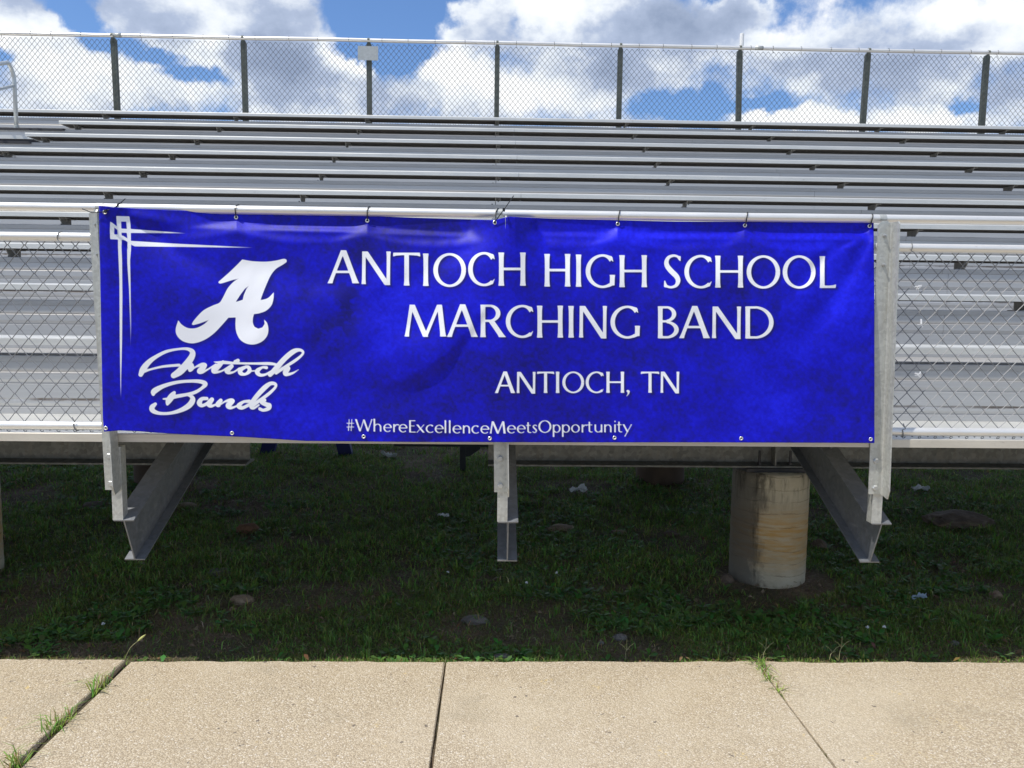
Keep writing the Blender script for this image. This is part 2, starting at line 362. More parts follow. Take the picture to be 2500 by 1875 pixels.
def soil_mat():
    m, k, b = mat('earth_and_thatch'); geo = k.new('ShaderNodeNewGeometry').outputs['Position']
    n = k.noise(geo, 4.5, 9, 0.65); f = k.noise(geo, 55, 6, 0.7); g = k.noise(geo, 1.3, 5, 0.6)
    c = k.ramp(n, [(0.25, (0.09, 0.06, 0.038)), (0.55, (0.20, 0.14, 0.09)), (0.8, (0.34, 0.25, 0.17))])
    c = k.mix(k.maprange(f, 0.56, 0.66, 0.0, 0.8), c, (0.44, 0.36, 0.26)); c = k.mix(k.maprange(f, 0.44, 0.36, 0.0, 0.7), c, (0.05, 0.035, 0.025))
    c = k.mix(k.maprange(g, 0.42, 0.6, 0.0, 0.55), c, (0.03, 0.05, 0.015))
    k.put(b.inputs['Base Color'], c); b.inputs['Roughness'].default_value = 0.95
    bump(k, b, k.math('ADD', n, k.math('MULTIPLY', f, 0.9)), 0.035)
    return m
M_SOIL = soil_mat()
def leaf_mat():
    m, k, b = mat('grass_blades'); a = k.new('ShaderNodeAttribute', attribute_name='tint')
    k.put(b.inputs['Base Color'], a.outputs['Color']); b.inputs['Roughness'].default_value = 0.55
    tr = k.new('ShaderNodeBsdfTranslucent'); k.put(tr.inputs[0], a.outputs['Color'])
    mx = k.new('ShaderNodeMixShader'); mx.inputs[0].default_value = 0.4
    k.l.new(b.outputs[0], mx.inputs[1]); k.l.new(tr.outputs[0], mx.inputs[2]); k.l.new(mx.outputs[0], k.n['Material Output'].inputs[0])
    return m
M_LEAF = leaf_mat()

# ------------------------------------------------------------------ ground and pavement
GZ = -0.05
WALK_Y = 0.1616
def ground_h(x, y):
    x = np.asarray(x, float); y = np.asarray(y, float)
    near = np.clip((y-WALK_Y)/0.5, 0, 1)*np.clip((14-y)/4, 0, 1)
    return GZ+near*((fbm(x*1.1, y*1.1, 3, 4)-0.5)*0.09+(fbm(x*5, y*5, 8, 3)-0.5)*0.03)
def build_ground():
    xs = np.concatenate([[-400, -120, -40, -18], np.linspace(-10, 10, 161), [18, 40, 120, 400]])
    ys = np.concatenate([[-400, -120, -40, -15, -6, -2], np.linspace(0, 12, 121), [16, 24, 60, 160, 400]])
    X, Y = np.meshgrid(xs, ys); Z = ground_h(X, Y)
    nx = len(xs); Fc = [(j*nx+i, j*nx+i+1, (j+1)*nx+i+1, (j+1)*nx+i) for j in range(len(ys)-1) for i in range(nx-1)]
    b = MB(); b.raw(np.stack([X, Y, Z], -1).reshape(-1, 3), Fc)
    tag(b.build('ground', M_SOIL, smooth=True), kind='structure')
build_ground()
JX = -0.2333; SLAB = 1.597
def build_walk():
    b = MB(); gaps = {-1: (0.014, 0.010), 0: (0.0038, 0.0038), 1: (0.0025, 0.0025)}
    for row, (y1, y0) in enumerate(((WALK_Y, -1.45), (-1.462, -3.06), (-3.072, -4.68))):  # last two rows are unseen, added to bounce sunlight onto the front
        for i in range(-7, 7):
            xa = JX+i*SLAB; xb = xa+SLAB; ga = gaps.get(i, (0.005, 0.005))[1]; gb = gaps.get(i+1, (0.005, 0.005))[0]
            lift = {-2: 0.012, -1: 0.0, 0: 0.0, 1: -0.002}.get(i, 0.0) if row == 0 else 0.0
            x0, x1, z = xa+ga, xb-gb, lift; e = 0.007
            # a gently uneven back edge, worn arris all round
            n = 60; tx = np.linspace(x0, x1, n); ey = y1+(vnoise(tx*14, tx*0+row, 5)-0.5)*0.016+(vnoise(tx*2.2, tx*0+3, 9)-0.5)*0.012
            V = []
            for q, yy in ((0, y0), (1, y0+e), (2, None), (3, None)):
                for t, xx in enumerate(tx):
                    X = min(max(xx, x0+e), x1-e) if q in (1, 2) else xx
                    Yv = yy if yy is not None else (ey[t]-e if q == 2 else ey[t])
                    V.append((X, Yv, z if q in (1, 2) else z-e))
            for t, xx in enumerate(tx): V.append((xx, ey[t], -0.13))
            for t, xx in enumerate(tx): V.append((xx, y0, -0.13))
            Fc = []
            for a_, b_ in ((0, 1), (1, 2), (2, 3), (3, 4), (4, 5), (5, 0)):
                Fc += [(a_*n+t, a_*n+t+1, b_*n+t+1, b_*n+t) for t in range(n-1)]
            for t in (0, n-1): Fc.append(tuple(r*n+t for r in (0, 1, 2, 3, 4, 5)))
            b.raw(V, Fc)
    tag(b.build('sidewalk', M_WALK), kind='structure')
build_walk()
b = MB()
for i in range(-6, 8):
    xs_ = JX+i*SLAB; yy = np.linspace(-1.45, WALK_Y-0.012, 60); dz = (vnoise(yy*14, yy*0+i, 3)-0.5)*0.010
    wl = 0.03; b.raw(np.concatenate([np.stack([yy*0+xs_-wl, yy, -0.016+dz], -1), np.stack([yy*0+xs_+wl, yy, -0.019+dz], -1)]), [(t, t+1, 61+t, 60+t) for t in range(59)])
tag(b.build('joint_soil', M_SOIL), kind='structure')

# ------------------------------------------------------------------ bleacher seating
Y0, ZN0 = 0.800, H-0.280; RUN, RISE = 0.7469, 0.3204
DECK = H-0.613; SEAT_Y0 = 0.77; SEAT_Z0 = H-0.1735
BAY = 1.829; XL, XR = -9.6, 9.6
ORD = ['lowest', 'second lowest', 'third lowest', 'fourth lowest', 'fifth lowest', 'fifth highest', 'fourth highest', 'third highest', 'second highest', 'highest']
def tread_prof(depth, t=0.036):
    p = [(0, -t), (0, -0.005), (0.002, -0.001), (0.007, 0)]
    for g in (0.055, 0.245, 0.49):
        if g < depth-0.05: p += [(g, 0), (g+0.001, -0.005), (g+0.004, -0.005), (g+0.005, 0)]
    return p+[(depth, 0), (depth, -t)]
RISER_PROF = [(0.0, 0.0), (0.0, -0.048), (0.002, -0.056), (0.0, -0.060), (0.0, -0.098), (0.0095, -0.122), (0.0, -0.126), (0.0, -0.205), (0.003, -0.212), (0.0, -0.220), (0.0, -0.236), (0.0085, -0.256), (0.0, -0.260), (0.0, -0.2838), (0.02, -0.2838), (0.02, 0.002), (0.001, 0.002)]
SEAT_PROF = [(0.0, -0.044), (0, -0.010), (0.0025, -0.003), (0.010, 0), (0.24, 0), (0.247, -0.003), (0.25, -0.010), (0.25, -0.044), (0.247, -0.044)]
for _r in (0.210, 0.170, 0.129, 0.088, 0.046): SEAT_PROF += [(_r+0.033, -0.005), (_r+0.003, -0.005), (_r+0.003, -0.042), (_r, -0.042)]
SEAT_PROF += [(0.040, -0.005), (0.004, -0.005), (0.004, -0.044)]
def bracket_mesh():
    b = MB()
    b.prism([(0, 0.03, -0.0445), (0, 0.215, -0.0445), (0, 0.215, -0.1055), (0, 0.085, -0.1055)], (0.007, 0, 0))
    b.box(0.0072, 0.055, 0.05, 0.2, -0.0510, -0.0447)
    b.box(-0.048, -0.0002, 0.09, 0.21, -0.1058, -0.1000)
    b.lathe([(0.0, 0.012), (0.007, 0.012), (0.007, 0.0)], (-0.028, 0.12, -0.1000), 8)
    b.lathe([(0.007, 0.0), (0.007, -0.02), (0.0, -0.02)], (0.03, 0.10, -0.0515), 8)
    return b
SEAMS = {0: 3.55, 1: 3.0, 2: 3.45, 3: 3.55, 4: 3.5, 5: 3.3, 6: 3.2, 7: -5.05, 8: 2.6, 9: 3.9}
first_bracket = [None]
for kk in range(10):
    y, z = Y0+RUN*kk, ZN0+RISE*kk
    dep = RUN+0.0025 if kk < 9 else 0.56
    row = empty('bleacher_tread', (0, y, z), 'aluminium foot plank and riser, %s step of the bleachers%s' % (ORD[kk], '' if kk < 9 else ', under the back fence'), 'tread', 'stepped foot planks of the bleachers')
    sx = SEAMS[kk]
    for xa, xb in ((XL, sx-0.0012), (sx+0.0012, XR)):
        b = MB(); b.extrude_x([(y+a, z+c) for a, c in tread_prof(dep)], xa, xb); b.build('tread', M_TREAD, row)
        b = MB(); b.extrude_x([(y+0.004+a, z-0.0385+(c if c > -0.28 or kk else -0.2948)) for a, c in RISER_PROF], xa+0.05, xb+0.05)
        o = b.build('riser', M_RISER, row); 
        o.location.z = -0.0385; o.data.transform(Matrix.Translation((0, 0, 0.0385)))
    if kk in (6, 7, 8):
        b = MB(); b.box(XL+2.4, -5.60, y-0.012, y+0.05, z+0.002, z+0.009); b.box(XL+2.4, -5.60, y-0.012, y-0.002, z-0.020, z+0.0018); b.build('nosing_strip', M_NOSING, row)
    ys, zs = SEAT_Y0+RUN*kk, SEAT_Z0+RISE*kk
    words = {0: 'lowest aluminium bench right behind the guardrail', 9: 'topmost aluminium bench below the chain-link fence, running past the aisle'}
    bench = empty('bleacher_bench', (0, ys, zs), words.get(kk, 'long aluminium bench plank, %s row of the bleachers' % ORD[kk]), 'bench', 'bench rows of the bleachers')
    if kk == 8: bench['label'] = 'aluminium bench ending farthest right at the aisle, second highest row'
    if kk == 7: bench['label'] = 'aluminium bench ending by the aisle edge, third highest row'
    x_left = XL if kk == 9 else -5.655
    js = (0.24,) if kk < 9 else (-5.46, 1.93)
    xs = [x_left]+[j for j in js]+[XR]
    for a in range(len(xs)-1):
        b = MB(); b.extrude_x([(ys+p, zs+q) for p, q in SEAT_PROF], xs[a]+(0.0015 if a else 0), xs[a+1]-0.0015)
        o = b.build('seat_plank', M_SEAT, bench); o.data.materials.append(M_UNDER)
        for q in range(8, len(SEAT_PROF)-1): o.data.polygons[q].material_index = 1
    for i in range(-5 if kk == 9 else -3, 6):
        if first_bracket[0] is None:
            first_bracket[0] = bracket_mesh().build('bracket', M_BRACKET, None); first_bracket[0].parent = bench; o = first_bracket[0]
        else: o = copy_obj(first_bracket[0], bench)
        o.location = (i*BAY-0.005+random.uniform(-0.012, 0.012)+(0.16 if i == -3 and kk < 9 else 0)*0, 0, 0)
# walkway behind the guardrail
wk = empty('front_walkway', (0, 0.0, DECK), 'pale aluminium walkway deck running along behind the guardrail', 'walkway')
b = MB(); b.extrude_x([(0.0135, DECK-0.0185), (0.0135, DECK-0.001), (0.218, DECK-0.001), (0.219, DECK-0.006), (0.222, DECK-0.006), (0.223, DECK-0.001), (0.432, DECK-0.001), (0.433, DECK-0.006), (0.436, DECK-0.006), (0.437, DECK-0.001), (0.810, DECK-0.001), (0.810, DECK-0.0185)], XL, XR); b.build('deck', M_SEAT, wk)
b = MB(); b.extrude_x([(0.004, DECK-0.020), (0.004, DECK+0.017), (0.006, DECK+0.020), (0.013, DECK+0.020), (0.013, DECK-0.020)], XL, XR); b.build('fascia', metal('fascia_aluminium', (0.62, 0.58, 0.50), 0.5, 0.4, 0.14, 0.3), wk)

# aisle half steps and handrail
for kk, w_ in ((8, 'upper'), (7, 'middle'), (6, 'lower')):
    y, z = Y0+RUN*kk, ZN0+RISE*kk
    st = empty('aisle_step', (-6.6, y, z-RISE), '%s half-step of grey aluminium with a dark riser in the aisle at far left' % w_, 'step', 'half steps in the bleacher aisle')
    b = MB(); b.extrude_x([(y-0.37, z-0.205), (y-0.37, z-0.162), (y-0.364, z-0.16), (y-0.01, z-0.16), (y-0.01, z-0.205)], -7.25, -5.80); b.build('tread', M_SEAT, st)
    b = MB(); b.box(-7.24, -5.81, y-0.355, y-0.35, z-0.318, z-0.206); b.box(-7.24, -7.235, y-0.349, y-0.02, z-0.318, z-0.206); b.box(-5.815, -5.81, y-0.349, y-0.02, z-0.318, z-0.206); b.build('riser', M_NOSING, st)  # front and sides below the plank are black
def handrail():
    base = at_y(40, 307, Y0+RUN*8+0.05); X = float(base[0]); yb = Y0+RUN*8+0.05; zb = ZN0+RISE*8
    top = float(at_y(14, 148, yb-0.12)[2]); mid = float(at_y(38, 210, yb)[2]); sl = RISE/RUN
    hr = empty('handrail', (X, yb, zb), 'grey pipe handrail with rounded top in the aisle at far left', 'handrail')
    P = [(X, yb, zb), (X, yb, top-0.22)]
    for t in np.linspace(0, 1, 9)[1:]:
        a = t*(math.pi/2-0.25); P.append((X, yb-0.17*(1-math.cos(a)), top-0.22+0.2*math.sin(a)))
    y1 = yb-1.75
    P += [(X, y1+0.2, top-sl*1.38), ]
    for t in np.linspace(0, 1, 7)[1:]:
        a = t*math.pi/2; P.append((X, y1+0.2-0.2*math.sin(a), top-sl*1.40-0.2*(1-math.cos(a))))
    P += [(X, y1, ZN0+RISE*6)]
    b = MB(); b.tube(P, 0.025, 12); b.build('pipe', M_RAILPIPE, hr, True)
    b = MB(); b.tube([(X, yb-0.015, mid), (X, y1+0.015, mid-sl*1.7)], 0.019, 10); b.build('middle_bar', M_RAILPIPE, hr, True)
    for yy, zz in ((yb, zb), (y1, ZN0+RISE*6)):
        b = MB(); b.lathe([(0.034, 0.0), (0.034, 0.045), (0.0215, 0.05)], (X, yy, zz+0.001), 12); b.build('foot_socket', M_GALV, hr)
handrail()

# ------------------------------------------------------------------ chain link
def chain_link(b, x0, x1, z0, z1, y, w=0.078, h=0.087, r=0.0018, sides=4, seed=0, curl=True):
    nw = int((x1-x0)/(w/2)); nr = int(round((z1-z0)/(h/2)))
    for i in range(nw):
        rows = np.arange(nr+1); c = i+((i+rows) % 2)
        P = np.stack([x0+c*w/2, y+np.where(c == i, 0.0028, -0.0028), z0+rows*h/2], -1)
        P[:, 0] += (vnoise(P[:, 0]*2, P[:, 2]*2, seed)-0.5)*0.008; P[:, 2] += (vnoise(P[:, 0]*1.7+9, P[:, 2]*2, seed+1)-0.5)*0.008
        # twist a little at every knuckle so the wire shows as a weave
        b.tube(P, r, sides, cap=False, up=(0.05, 1, 0.02))
# ------------------------------------------------------------------ steel: raker beams, cross beams, piers
SL = RISE/RUN
def ibeam(name, x, label, parent=None):
    """I-section raker: square-cut front end, rising with the seating"""
    L = 9.2; D = 0.247; fw, tf, tw = 0.098, 0.0065, 0.0065
    ax = np.array([0, 1, SL])/math.hypot(1, SL); dn = np.array([0, SL, -1])/math.hypot(1, SL)
    o0 = np.array([x, 0.0, H-1.008])
    r = empty(name, tuple(o0), label, 'steel beam', 'raker beams carrying the bleachers')
    b = MB(); hw = fw/2; prof = [(-hw, 0), (hw, 0), (hw, tf), (tw/2, tf+0.001), (tw/2, D-tf-0.001), (hw, D-tf), (hw, D), (-hw, D), (-hw, D-tf), (-tw/2, D-tf-0.001), (-tw/2, tf+0.001), (-hw, tf)]
    b.prism([o0+np.array([u, 0, 0])+dn*v for u, v in prof], ax*L); b.build('beam', M_BEAM, r)
    # sawtooth plate that carries the treads
    pts = []; y = 0.06
    def rz(yy): return H-1.008+SL*yy+0.004
    pts = [(x, 0.60, rz(0.60)), (x, 0.60, DECK-0.042)]
    for kk in range(10):
        pts += [(x, Y0+RUN*kk+0.03, (DECK if kk == 0 else ZN0+RISE*(kk-1))-0.042), (x, Y0+RUN*kk+0.03, ZN0+RISE*kk-0.042)]
    pts += [(x, 8.0, ZN0+RISE*9-0.042), (x, 8.0, rz(8.0))]
    b = MB(); b.prism([(p[0]-0.003, p[1], p[2]) for p in pts], (0.006, 0, 0)); b.build('stringer_plate', M_BEAM, r)
    # square stub welded to the front end, carrying the guard post
    b = MB(); xs = x-0.0525; b.box(xs, xs+0.049, 0.0015, 0.050, H-1.0075, DECK-0.043); b.build('post_stub', M_GALV, r)
    return r
RAKERS = {-1: -1.751, 0: 0.0735, 1: 1.891}
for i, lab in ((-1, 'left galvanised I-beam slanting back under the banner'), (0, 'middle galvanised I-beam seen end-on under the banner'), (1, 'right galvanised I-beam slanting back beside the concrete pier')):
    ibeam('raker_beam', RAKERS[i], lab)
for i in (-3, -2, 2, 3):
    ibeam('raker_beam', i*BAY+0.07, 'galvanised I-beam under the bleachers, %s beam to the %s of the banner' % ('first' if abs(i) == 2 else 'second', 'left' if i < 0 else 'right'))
def cross_beam(name, x0, x1, y, zb, D, label, m=None, stiff=()):
    r = empty(name, ((x0+x1)/2, y, zb), label, 'steel beam')
    fw, tf, tw = 0.18, 0.012, 0.009; hw = fw/2
    p = [(-hw, 0), (hw, 0), (hw, tf), (tw/2, tf+0.012), (tw/2, D-tf-0.012), (hw, D-tf), (hw, D), (-hw, D), (-hw, D-tf), (-tw/2, D-tf-0.012), (-tw/2, tf+0.012), (-hw, tf)]
    b = MB(); b.extrude_x([(y+u, zb+v) for u, v in p], x0, x1); b.build('beam', m or M_XBEAM, r)
    for sx in stiff:
        b = MB(); b.box(sx-0.005, sx+0.005, y-hw+0.004, y-tw/2-0.002, zb+tf+0.001, zb+D-tf-0.001); b.build('stiffener_plate', m or M_XBEAM, r)
        for dx in (-0.10, 0.11):
            b = MB(); b.lathe([(0.009, 0.0), (0.009, 0.10), (0.0, 0.10)], (sx+dx, y-0.055, zb+tf), 10); b.lathe([(0.018, 0.0), (0.018, 0.018), (0.009, 0.018)], (sx+dx, y-0.055, zb+tf+0.001), 6); b.build('anchor_bolt', M_DARKSTEEL, r)
    return r
XB_Y = 1.53; XB_Z = H-1.030
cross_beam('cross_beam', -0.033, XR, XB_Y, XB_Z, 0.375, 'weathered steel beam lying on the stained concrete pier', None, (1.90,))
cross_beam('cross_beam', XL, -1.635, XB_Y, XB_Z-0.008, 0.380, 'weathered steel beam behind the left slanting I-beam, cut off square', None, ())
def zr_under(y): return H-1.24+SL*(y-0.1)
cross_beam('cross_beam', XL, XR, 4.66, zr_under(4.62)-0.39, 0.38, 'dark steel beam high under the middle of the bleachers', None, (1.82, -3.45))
def pier(x, y, r, ztop, label, m):
    g = float(ground_h(x, y))-0.25; prof = []
    n = 40; sides = 48; V = []
    b = MB()
    for i in range(n+1):
        zz = g+(ztop-g)*i/n
        for j in range(sides):
            a = j/sides*2*math.pi
            rr = r*(1+0.012*(vnoise(np.array(j/6.0), np.array(zz*4), 4)-0.5)+0.004*math.sin(zz*62+math.sin(a)*2))
            if i == n: rr -= 0.008
            V.append((x+rr*math.cos(a), y+rr*math.sin(a), zz))
    Fc = [(i*sides+j, i*sides+(j+1) % sides, (i+1)*sides+(j+1) % sides, (i+1)*sides+j) for i in range(n) for j in range(sides)]
    Fc.append(tuple(n*sides+j for j in range(sides)))
    b.raw(V, Fc); o = b.build('concrete_pier', m, None, True, loc=(x, y, GZ))
    return tag(o, label, 'concrete pier', 'concrete piers under the bleachers')
M_PIER_DARK = plain('dark_brown_concrete', (0.10, 0.065, 0.045), 0.9, 0, 0.3, 8)  # plain dark brown with random mottling, for the rear piers
pier(1.918, 1.575, 0.255, XB_Z-0.028, 'stained round concrete pier with rusty band under the steel beam', M_PIER)
b = MB(); b.box(1.70, 2.13, 1.42, 1.73, XB_Z-0.027, XB_Z-0.002)
tag(b.build('bearing_plate', M_DARKSTEEL, loc=(1.915, 1.57, XB_Z-0.015)), 'dark steel plate between the steel beam and the stained concrete pier', 'plate')
pxl = at_y(7, 1350, 1.45)
pier(float(pxl[0])-0.385, 1.60, 0.25, XB_Z-0.010, 'concrete pier cut off by the left edge of the photo', M_PIER)
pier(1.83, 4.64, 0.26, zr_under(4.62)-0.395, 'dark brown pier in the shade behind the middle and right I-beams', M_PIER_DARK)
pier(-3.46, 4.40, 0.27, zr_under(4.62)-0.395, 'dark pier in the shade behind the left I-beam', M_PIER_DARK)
# things standing far back in the shade
def far_things():
    x, y = -0.345, 5.08; g = float(ground_h(x, y))
    c = empty('steel_column', (x, y, g), 'thin dark steel column standing in the grass under the bleachers', 'column')
    b = MB(); b.box(x-0.033, x+0.033, y-0.006, y+0.0, g-0.1, H+0.9); b.box(x-0.033, x-0.027, y+0.0002, y+0.06, g-0.1, H+0.9); b.build('shaft', M_DARKSTEEL, c)
    zz = float(at_y(1140, 1089, 5.05)[2])
    b = MB(); b.box(x-0.78, x+1.4, y-0.014, y-0.0065, zz-0.012, zz+0.04); b.build('strut', M_DARKSTEEL, c)
    b = MB(); b.prism([(x+0.034, y-0.004, zz-0.013), (x+0.20, y-0.004, zz-0.013), (x+0.19, y-0.004, zz-0.045), (x+0.08, y-0.004, zz-0.12), (x+0.034, y-0.004, zz-0.13)], (0, 0.004, 0)); b.build('gusset', M_DARKSTEEL, c)
    t0 = at_z(650, 1112, GZ); t1 = at_z(845, 1112, GZ); y = float(t0[1]); xc = float(t0[0]+t1[0])/2; g = GZ-0.03
    t = empty('trestle', (xc, y, g), 'dark blue steel trestle with two splayed legs far under the bleachers', 'trestle')
    for s in (-1, 1):
        b = MB(); xf = xc+s*0.50
        for yy in (y,):
            b.prism([(xf-0.085, yy, g), (xf+0.085, yy, g), (xf-s*0.22+0.085, yy, g+0.95), (xf-s*0.22-0.085, yy, g+0.95)], (0, 0.09, 0))
        b.build('leg', M_BLUESTEEL, t)
    b = MB(); b.box(xc-0.42, xc+0.42, y-0.03, y+0.14, g+0.951, g+1.06); b.build('top_rail', M_BLUESTEEL, t)
far_things()

# ------------------------------------------------------------------ front guardrail
RT, RM, RB = H+0.4525, H+0.3185, H-0.5625; RAIL_Y = 0.036
gr = empty('front_guardrail', (0, 0, DECK), 'galvanised pipe guardrail with chain-link mesh along the front of the bleachers', 'guardrail')
for nm, zc, rr in (('top_rail', RT, 0.0205), ('middle_rail', RM, 0.0205), ('bottom_rail', RB, 0.0205)):
    b = MB(); n = 60; xs = np.linspace(XL, XR, n); b.tube(np.stack([xs, xs*0+RAIL_Y, zc+(vnoise(xs*1.1, xs*0, 2)-0.5)*0.004], -1), rr, 16, up=(0, 0.3, 1)); b.build(nm, M_PIPE, gr, True)
for xa, xb in ((XL, -1.765), (-1.755, 0.068), (0.078, 1.88), (1.89, XR)):
    b = MB(); chain_link(b, xa, xb, RB-0.028, RM+0.004, RAIL_Y+0.026, seed=int(xa*10) % 17, r=0.0027)
    # the knuckled selvage under the bottom rail
    nw = int((xb-xa)/0.078)
    for i in range(nw):
        cx_ = xa+(i+0.5)*0.078
        th = np.linspace(0, 2*math.pi*0.85, 9)
        b.tube(np.stack([cx_+0.007*np.cos(th), RAIL_Y+0.026+0.005*np.sin(th), RB-0.0285-0.006*np.sin(th)], -1), 0.0019, 4, cap=False)
    b.build('chain_link', M_WIREFRONT, gr)
def hexhead(cx, cy, cz, r=0.014, t=0.009):
    b = MB(); b.lathe([(0.0, t), (r*0.82, t), (r, t-0.002), (r, 0.0), ], (0, 0, 0), 6, 'y')
    b.v[-1] = b.v[-1]*np.array([1, 1, 1])+np.array([cx, cy, cz]); return b
def guard_post(i):
    xw = {-1: -1.829, 0: 0.0055, 1: 1.814}.get(i, i*BAY); W, L, T = 0.070, 0.072, 0.006
    zb, zt = H-0.861, H+0.432; lean = -0.026
    def X(x, z): return x+lean*(z-zb)/(zt-zb)
    b = MB()
    sec = [(xw, -T), (xw+W-T-0.006, -T), (xw+W-T-0.002, -T-0.002), (xw+W-T, -T-0.007), (xw+W-T, -L), (xw+W, -L), (xw+W, 0), (xw, 0)]
    rows = []
    for z in (zb, zb+0.03, H-0.3, H+0.1, zt-0.012, zt):
        r_ = []
        for q, (x, y) in enumerate(sec):
            zz, xx, yy = z, x, y
            if q in (4, 5):
                if z == zb: zz = z-0.012; yy = -L+0.016
                if z == zt: zz = zt-0.0; yy = -L+0.010
            if z == zt and q in (0, 7): xx = x+0.010
            if z == zb and q in (2, 3): zz = z-0.004
            r_.append((X(xx, zz), yy, zz))
        rows.append(r_)
    n = len(sec); V = [p for r_ in rows for p in r_]
    Fc = [(k*n+j, k*n+(j+1) % n, (k+1)*n+(j+1) % n, (k+1)*n+j) for k in range(len(rows)-1) for j in range(n)]
    Fc += [tuple(range(n-1, -1, -1)), tuple((len(rows)-1)*n+j for j in range(n))]
    b.raw(V, Fc); po = b.build('post', M_GALV, gr)
    for zz in (H-0.698, H-0.830):
        o = hexhead(X(xw+0.030, zz), -T, zz); o.build('bolt', M_BOLT, po)
    for zz in (H+0.372, H+0.237):
        q = MB(); cx_ = X(xw+0.030, zz)
        q.tube([(cx_, -T, zz), (cx_, -T-0.021, zz)], 0.0045, 8); q.tube([(cx_, -T-0.001, zz), (cx_, -T-0.008, zz)], 0.0085, 6); q.build('rail_bolt', M_BOLT, po)
    # strap that clamps the top rail to the post
    th = np.linspace(-0.4, math.pi+0.5, 12); q = MB()
    cxs = X(xw+0.036, RT); pr = [(RAIL_Y-0.0225*math.cos(t), RT+0.0225*math.sin(t)) for t in th]
    for r0 in range(len(pr)-1):
        (ya, za), (yb, zb2) = pr[r0], pr[r0+1]
        q.raw([(cxs-0.016, ya, za), (cxs+0.016, ya, za), (cxs+0.016, yb, zb2), (cxs-0.016, yb, zb2)], [(0, 1, 2, 3)])
    q.box(cxs-0.016, cxs+0.016, 0.001, 0.004, H+0.36, RT-0.012)
    q.build('strap', M_GALV, po)
    return po
for i in range(-4, 5): guard_post(i)
def wire_tie(px, rail_z, down):
    p = at_y(px, 700, RAIL_Y); x = float(p[0]); th = np.linspace(-0.6, math.pi+0.5, 12)
    P = [(x+0.014*(t/3.5), RAIL_Y-0.0235*math.cos(t), rail_z+0.0235*math.sin(t)) for t in th]
    P = [(x+(0.028 if down > 0 else -0.004), RAIL_Y-0.026, rail_z-0.045*down), (x+0.008, RAIL_Y-0.027, rail_z-0.02*down)]+(P if down > 0 else [(a, b_, 2*rail_z-c) for a, b_, c in P])
    b = MB(); b.tube(P, 0.0022, 6); b.build('wire_tie', M_WIREFRONT, gr, True)
for px_, rz_, dn_ in ((152, RM, 1), (2215, RM, 1), (172, RB, -1), (2220, RB, -1)): wire_tie(px_, rz_, dn_)

# ------------------------------------------------------------------ back fence
FY = 8.05; FTOP = H+3.929
fz0 = ZN0+RISE*9-0.12
fence = empty('chain_link_fence', (0, FY, fz0), 'tall chain-link safety fence along the top of the bleachers', 'fence')
pxs = [281, 596, 900.6, 1213, 1514, 1810, 2114, 2408]
pxx = [float(at_y(p, 190, FY)[0]) for p in pxs]
pxx = [pxx[0]-2*BAY, pxx[0]-BAY]+pxx+[pxx[-1]+BAY]
leans = [0, 0, 0.02, 0.01, 0.0, -0.004, 0.0, 0.03, -0.03, -0.01, 0]
def fpost(x, lean):
    b = MB(); w = 0.036; zt = FTOP-0.055
    def sec(z, xx): return [(xx-w, FY+0.01, z), (xx+w, FY+0.01, z), (xx+w, FY+0.075, z), (xx-w, FY+0.075, z)]
    V = sec(H+1.2, x+lean)+sec(zt-0.03, x-lean)+[(x-lean+s*w*0.62, yy, zt) for s, yy in ((-1, FY+0.01), (1, FY+0.01), (1, FY+0.075), (-1, FY+0.075))]
    Fc = [(0, 3, 2, 1), (8, 9, 10, 11)]+[(a*4+j, a*4+(j+1) % 4, (a+1)*4+(j+1) % 4, (a+1)*4+j) for a in (0, 1) for j in range(4)]
    b.raw(V, Fc); o = b.build('post', M_POST, fence)
    q = MB(); th = np.linspace(-0.3, math.pi+0.3, 9); pr = [(FY-0.031*math.cos(t)+0.0, FTOP-0.0275+0.031*math.sin(t)) for t in th]
    for r0 in range(len(pr)-1):
        q.raw([(x-lean-0.016, *pr[r0]), (x-lean+0.016, *pr[r0]), (x-lean+0.016, *pr[r0+1]), (x-lean-0.016, *pr[r0+1])], [(0, 1, 2, 3)])
    q.box(x-lean-0.016, x-lean+0.016, FY+0.003, FY+0.009, FTOP-0.12, FTOP-0.03); q.build('strap', M_POST, o)
for x, l in zip(pxx, leans): fpost(x, l)
b = MB(); xs = np.linspace(XL, XR, 80); b.tube(np.stack([xs, xs*0+FY, FTOP-0.0275+(vnoise(xs*0.8, xs*0, 6)-0.5)*0.012], -1), 0.0265, 12, up=(0, 0.3, 1)); b.build('top_rail', M_PIPE, fence, True)
b = MB(); chain_link(b, XL, XR, fz0-0.05, FTOP-0.075, FY-0.012, w=0.0775, h=0.091, r=0.0037, sides=3, seed=5); b.build('chain_link', M_WIRE, fence)
for xx in np.arange(XL+0.3, XR, 0.42):
    b = MB(); x = float(xx)+random.uniform(-0.08, 0.08); th = np.linspace(-0.7, math.pi*1.2, 9)
    b.tube([(x, FY-0.030*math.cos(t), FTOP-0.0275+0.030*math.sin(t)) for t in th]+[(x+0.01, FY-0.012, FTOP-0.10)], 0.003, 4); b.build('wire_tie', M_WIRE, fence)
for px_ in (288, 1853):
    x = float(at_y(px_, 110, FY)[0]); b = MB(); b.tube([(x-0.06, FY, FTOP-0.0275), (x+0.06, FY, FTOP-0.0275)], 0.031, 12, up=(0, 0.3, 1)); b.build('rail_sleeve', M_GALV, fence, True)
x0_ = at_y(873, 112, FY-0.03); x1_ = at_y(923, 147, FY-0.03)
